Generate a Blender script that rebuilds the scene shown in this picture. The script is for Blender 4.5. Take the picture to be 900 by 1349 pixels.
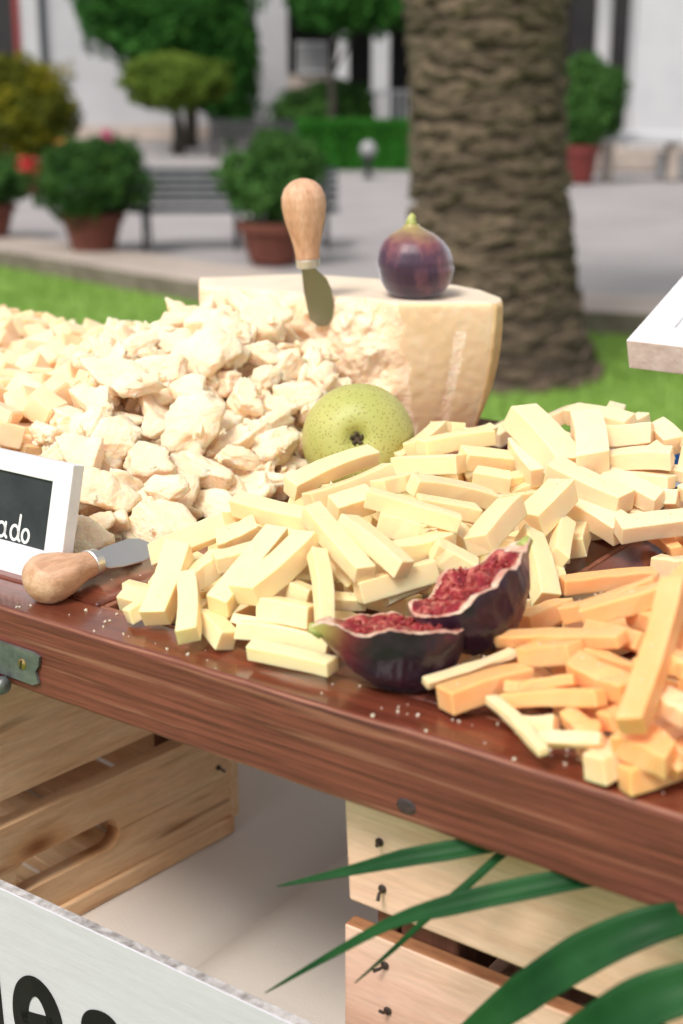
import bpy, bmesh, math, random
from mathutils import Vector, Matrix, Euler, noise
for o in list(bpy.data.objects): bpy.data.objects.remove(o)
S=bpy.context.scene; COL=S.collection
rnd=random.Random(11)
# ------------------------------------------------------------------ camera, world, sun, exposure
cam=bpy.data.objects.new('camera',bpy.data.cameras.new('camera')); COL.objects.link(cam); S.camera=cam
cam.location=(0,0,1.6); cam.rotation_euler=(math.radians(90-17.2),0,0)
cam.data.sensor_fit='VERTICAL'; cam.data.sensor_height=36; cam.data.sensor_width=36; cam.data.lens=50.0
cam.data.clip_start=.05; cam.data.clip_end=600
cam.data.dof.use_dof=True; cam.data.dof.focus_distance=.84; cam.data.dof.aperture_fstop=6.8
w=bpy.data.worlds.new('World'); S.world=w; w.use_nodes=True
nt=w.node_tree; nt.nodes.clear()
sky=nt.nodes.new('ShaderNodeTexSky'); sky.sky_type='NISHITA'; sky.sun_disc=False
SUN_EL=math.radians(54); SUN_AZ=math.radians(212)      # soft soft light from behind the camera's left shoulder
sky.sun_elevation=SUN_EL; sky.sun_rotation=SUN_AZ; sky.dust_density=3.5; sky.air_density=1.0; sky.ozone_density=.6
hsv=nt.nodes.new('ShaderNodeHueSaturation'); hsv.inputs['Saturation'].default_value=.14   # thin overcast
bg=nt.nodes.new('ShaderNodeBackground'); bg.inputs['Strength'].default_value=.13
out=nt.nodes.new('ShaderNodeOutputWorld')
nt.links.new(sky.outputs[0],hsv.inputs['Color']); nt.links.new(hsv.outputs[0],bg.inputs[0]); nt.links.new(bg.outputs[0],out.inputs[0])
sd=bpy.data.lights.new('sun','SUN'); sd.energy=1.9; sd.angle=math.radians(16); sd.color=(1,.925,.85)
sun=bpy.data.objects.new('sun',sd); COL.objects.link(sun)
dirv=Vector((math.sin(SUN_AZ)*math.cos(SUN_EL),math.cos(SUN_AZ)*math.cos(SUN_EL),math.sin(SUN_EL)))
sun.rotation_euler=dirv.to_track_quat('Z','Y').to_euler(); sun.location=(0,0,8)
S.view_settings.view_transform='Standard'; S.view_settings.look='None'; S.view_settings.exposure=.37; S.view_settings.gamma=1
S.render.engine='CYCLES'; S.cycles.max_bounces=12; S.cycles.diffuse_bounces=9; S.cycles.glossy_bounces=4; S.cycles.transparent_max_bounces=8

# ------------------------------------------------------------------ table coordinates
AZ=math.radians(54.6)
U=Vector((math.sin(AZ),-math.cos(AZ),0)); V=Vector((math.cos(AZ),math.sin(AZ),0)); ZT=1.32
O=Vector((0,.59574,ZT)); ROT=math.atan2(U.y,U.x)
def T(u,v,z=0): return O+U*u+V*v+Vector((0,0,z))        # u along the table front, v away from it, z above its top

# ------------------------------------------------------------------ object helpers
def tag(o,label=None,cat=None,group=None,kind=None):
    if label: o['label']=label
    if cat: o['category']=cat
    if group: o['group']=group
    if kind: o['kind']=kind
    return o
def empty(name,loc,label=None,cat=None,group=None,rz=0):
    o=bpy.data.objects.new(name,None); COL.objects.link(o); o.location=loc; o.rotation_euler=(0,0,rz); o.empty_display_size=.05
    tag(o,label,cat,group); return o
def link(name,me,parent=None,M=None,world=True):
    """link mesh; vertices are in world space unless M/world say otherwise"""
    o=bpy.data.objects.new(name,me); COL.objects.link(o)
    if parent is not None:
        o.parent=parent
        if world:
            bpy.context.view_layer.update(); o.matrix_parent_inverse=parent.matrix_world.inverted()
    return o
def build(name,bm,mat,parent=None,smooth=False,world=False,origin=None):
    """bmesh -> one object; world=True: vertices are world coordinates and get re-expressed in the parent's frame"""
    if world and parent is not None:
        Mi=(mworld(parent)).inverted(); bm.transform(Mi)
    if world and parent is None:
        if origin is None:
            vs=[v.co for v in bm.verts]; origin=Vector((sum(v.x for v in vs)/len(vs),sum(v.y for v in vs)/len(vs),min(v.z for v in vs)))
        bmesh.ops.translate(bm,verts=bm.verts,vec=-Vector(origin))
    me=bpy.data.meshes.new(name); bm.to_mesh(me); bm.free()
    mats=mat if isinstance(mat,(list,tuple)) else [mat]
    for m in mats: me.materials.append(m)
    if smooth: me.polygons.foreach_set('use_smooth',[True]*len(me.polygons))
    o=bpy.data.objects.new(name,me); COL.objects.link(o)
    if parent is not None: o.parent=parent
    elif world: o.location=origin
    return o
def mworld(o):
    M=Matrix.LocRotScale(o.location,o.rotation_euler,o.scale)
    return mworld(o.parent)@M if o.parent else M
def inst(name,src,parent,loc,rot=(0,0,0),scale=(1,1,1)):
    o=bpy.data.objects.new(name,src.data if hasattr(src,'data') and src.type=='MESH' else src); COL.objects.link(o)
    o.parent=parent; o.location=loc; o.rotation_euler=rot; o.scale=scale; return o
def copytree(o,parent=None):
    c=o.copy(); COL.objects.link(c); c.parent=parent
    for ch in o.children: copytree(ch,c)
    return c
def box(bm,c,s,R=None,bev=0.,seg=1):
    """box centre c, full size s, optional 3x3/4x4 rotation"""
    M=Matrix.Translation(Vector(c))@(R.to_4x4() if R is not None else Matrix.Identity(4))@Matrix.Diagonal((s[0],s[1],s[2],1))
    r=bmesh.ops.create_cube(bm,size=1,matrix=M)
    if bev>0:
        es=list({e for v in r['verts'] for e in v.link_edges})
        bmesh.ops.bevel(bm,geom=es,offset=bev,segments=seg,affect='EDGES',profile=.5)
def tb(bm,u0,u1,v0,v1,z0,z1,bev=0.,seg=1):
    """box in table coordinates"""
    box(bm,T((u0+u1)/2,(v0+v1)/2,(z0+z1)/2),(abs(u1-u0),abs(v1-v0),abs(z1-z0)),Matrix.Rotation(ROT,3,'Z'),bev,seg)
def tube(bm,pts,rad,n=10,cap=True):
    pts=[Vector(p) for p in pts]; rings=[]
    rads=rad if isinstance(rad,(list,tuple)) else [rad]*len(pts)
    up=Vector((0,0,1)); d0=(pts[1]-pts[0]).normalized()
    if abs(d0.z)>.9: up=Vector((1,0,0))
    for i,p in enumerate(pts):
        d=(pts[min(i+1,len(pts)-1)]-pts[max(i-1,0)]).normalized()
        a=d.cross(up).normalized(); b=a.cross(d).normalized(); up=b
        rings.append([bm.verts.new(p+(a*math.cos(2*math.pi*k/n)+b*math.sin(2*math.pi*k/n))*rads[i]) for k in range(n)])
    for i in range(len(rings)-1):
        for k in range(n): bm.faces.new((rings[i][k],rings[i][(k+1)%n],rings[i+1][(k+1)%n],rings[i+1][k]))
    if cap: bm.faces.new(rings[0][::-1]); bm.faces.new(rings[-1])
def lathe(bm,prof,c=(0,0,0),n=32,M=None,sx=1,sy=1):
    """prof: list of (r,z)"""
    M=M or Matrix.Translation(Vector(c)); rings=[]
    for r,z in prof:
        if r<1e-6: rings.append([bm.verts.new(M@Vector((0,0,z)))])
        else: rings.append([bm.verts.new(M@Vector((r*sx*math.cos(2*math.pi*k/n),r*sy*math.sin(2*math.pi*k/n),z))) for k in range(n)])
    for a,b in zip(rings,rings[1:]):
        for k in range(n):
            k2=(k+1)%n
            if len(a)==1 and len(b)>1: bm.faces.new((a[0],b[k2],b[k]))
            elif len(b)==1 and len(a)>1: bm.faces.new((a[k],a[k2],b[0]))
            elif len(a)>1: bm.faces.new((a[k],a[k2],b[k2],b[k]))
def prism(bm,poly,axis_vec):
    """planar polygon (list of Vectors) extruded by axis_vec"""
    a=[bm.verts.new(p) for p in poly]; b=[bm.verts.new(Vector(p)+axis_vec) for p in poly]
    bm.faces.new(a[::-1]); bm.faces.new(b); n=len(a)
    for i in range(n): bm.faces.new((a[i],a[(i+1)%n],b[(i+1)%n],b[i]))
def fbm(p,o=4,s=1.): return noise.fractal(Vector(p)*s,1.,2.,o)

# ------------------------------------------------------------------ material helpers
def newmat(name):
    m=bpy.data.materials.new(name); m.use_nodes=True; n=m.node_tree; b=n.nodes['Principled BSDF']; return m,n,b
def N(n,t,**k):
    x=n.nodes.new(t)
    for a,v in k.items():
        if a in x.inputs: x.inputs[a].default_value=v
        else: setattr(x,a,v)
    return x
def ramp(n,stops,interp='LINEAR'):
    r=n.nodes.new('ShaderNodeValToRGB'); r.color_ramp.interpolation=interp
    e=r.color_ramp.elements
    while len(e)<len(stops): e.new(.5)
    for i,(p,c) in enumerate(stops): e[i].position=p; e[i].color=(c[0],c[1],c[2],1) if len(c)==3 else c
    return r
def coords(n,scale=(1,1,1),rot=(0,0,0),kind='Object'):
    tc=n.nodes.new('ShaderNodeTexCoord'); mp=n.nodes.new('ShaderNodeMapping'); mp.inputs['Scale'].default_value=scale; mp.inputs['Rotation'].default_value=rot
    n.links.new(tc.outputs[kind],mp.inputs[0]); return mp
def mixc(n,fac,a,b,mode='MIX'):
    m=n.nodes.new('ShaderNodeMix'); m.data_type='RGBA'; m.blend_type=mode
    for s,v in ((0,fac),(6,a),(7,b)):
        if hasattr(v,'outputs') : n.links.new(v.outputs[0],m.inputs[s])
        elif hasattr(v,'is_output'): n.links.new(v,m.inputs[s])
        else: m.inputs[s].default_value=v if s==0 else (v[0],v[1],v[2],1)
    class R: pass
    r=R(); r.outputs=[m.outputs[2]]; return r
def bump(n,b,src,strength=.3,dist=.001,prev=None):
    bp=n.nodes.new('ShaderNodeBump'); bp.inputs['Strength'].default_value=strength; bp.inputs['Distance'].default_value=dist
    n.links.new(src.outputs[0],bp.inputs['Height'])
    if prev is not None: n.links.new(prev.outputs[0],bp.inputs['Normal'])
    n.links.new(bp.outputs[0],b.inputs['Normal']); return bp
def objrand(n):
    return n.nodes.new('ShaderNodeObjectInfo').outputs['Random']
def mnoise(name,c1,c2,scale=5,rough=.6,bs=.2,bd=.002,detail=4,c3=None,sscale=None,sss=0,kind='Object',spec=.5,rand=0.):
    m,n,b=newmat(name); mp=coords(n,kind=kind)
    tx=N(n,'ShaderNodeTexNoise',Scale=scale,Detail=detail,Roughness=.6); n.links.new(mp.outputs[0],tx.inputs['Vector'])
    st=[(.32,c1),(.68,c2)] if c3 is None else [(.28,c1),(.5,c2),(.72,c3)]
    r=ramp(n,st); n.links.new(tx.outputs[0],r.inputs[0]); col=r
    if rand:
        h=N(n,'ShaderNodeHueSaturation'); mr=N(n,'ShaderNodeMapRange'); mr.inputs[3].default_value=1-rand; mr.inputs[4].default_value=1+rand
        n.links.new(objrand(n),mr.inputs[0]); n.links.new(mr.outputs[0],h.inputs['Value']); n.links.new(r.outputs[0],h.inputs['Color']); col=h
    n.links.new(col.outputs[0],b.inputs['Base Color']); b.inputs['Roughness'].default_value=rough; b.inputs['Specular IOR Level'].default_value=spec
    if bs:
        t2=N(n,'ShaderNodeTexNoise',Scale=sscale or scale*6,Detail=5); n.links.new(mp.outputs[0],t2.inputs['Vector']); bump(n,b,t2,bs,bd)
    if sss:
        b.inputs['Subsurface Weight'].default_value=sss; b.inputs['Subsurface Radius'].default_value=(1,.45,.18); b.inputs['Subsurface Scale'].default_value=.01
    return m
def wood(name,dark,light,axis='X',scale=1.,rough=.6,stretch=18.,bs=.25,knot=False,rand=.08,spec=.4,coat=0,streak=None,gv=.66,knots=False):
    m,n,b=newmat(name)
    sc={'X':(1,stretch,stretch),'Y':(stretch,1,stretch),'Z':(stretch,stretch,1)}[axis]
    mp=coords(n,[s*scale for s in sc])
    add=N(n,'ShaderNodeVectorMath',operation='ADD'); oi=n.nodes.new('ShaderNodeObjectInfo'); mul=N(n,'ShaderNodeMath',operation='MULTIPLY'); mul.inputs[1].default_value=37.
    n.links.new(oi.outputs['Random'],mul.inputs[0]); n.links.new(mp.outputs[0],add.inputs[0]); n.links.new(mul.outputs[0],add.inputs[1])
    t=N(n,'ShaderNodeTexNoise',Scale=3.,Detail=6,Roughness=.62,Distortion=.12); n.links.new(add.outputs[0],t.inputs['Vector'])
    r=ramp(n,[(.3,dark),(.7,light)]); n.links.new(t.outputs[0],r.inputs[0])
    t2=N(n,'ShaderNodeTexNoise',Scale=14.,Detail=4,Roughness=.7); n.links.new(add.outputs[0],t2.inputs['Vector'])
    r2=ramp(n,[(.35,(gv,gv,gv)),(.62,(1,1,1))]); n.links.new(t2.outputs[0],r2.inputs[0])
    col=mixc(n,.7,r,r2,'MULTIPLY')
    if streak:
        mp3=coords(n,[s*scale*.5 for s in sc]); t3=N(n,'ShaderNodeTexNoise',Scale=2.3,Detail=3); n.links.new(mp3.outputs[0],t3.inputs['Vector'])
        r3=ramp(n,[(.61,(0,0,0)),(.70,(1,1,1))]); n.links.new(t3.outputs[0],r3.inputs[0]); col=mixc(n,r3,col,streak)
    if knots:
        ks={'X':(5.5,11,11),'Y':(11,5.5,11),'Z':(11,11,5.5)}[axis]
        mpk=coords(n,ks); adk=N(n,'ShaderNodeVectorMath',operation='ADD'); n.links.new(mpk.outputs[0],adk.inputs[0]); n.links.new(mul.outputs[0],adk.inputs[1])
        vk=N(n,'ShaderNodeTexVoronoi',Scale=1.); n.links.new(adk.outputs[0],vk.inputs['Vector'])
        rk=ramp(n,[(.055,(.16,.06,.022)),(.085,(.34,.15,.06)),(.13,(.80,.66,.52)),(.22,(1,1,1))]); n.links.new(vk.outputs['Distance'],rk.inputs[0]); col=mixc(n,1.,col,rk,'MULTIPLY')
    h=N(n,'ShaderNodeHueSaturation'); mr=N(n,'ShaderNodeMapRange'); mr.inputs[3].default_value=1-rand; mr.inputs[4].default_value=1+rand
    n.links.new(oi.outputs['Random'],mr.inputs[0]); n.links.new(mr.outputs[0],h.inputs['Value']); n.links.new(col.outputs[0],h.inputs['Color'])
    n.links.new(h.outputs[0],b.inputs['Base Color']); b.inputs['Roughness'].default_value=rough; b.inputs['Specular IOR Level'].default_value=spec
    b.inputs['Coat Weight'].default_value=coat; b.inputs['Coat Roughness'].default_value=.12
    bump(n,b,t2,bs,.0006)
    return m
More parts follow.
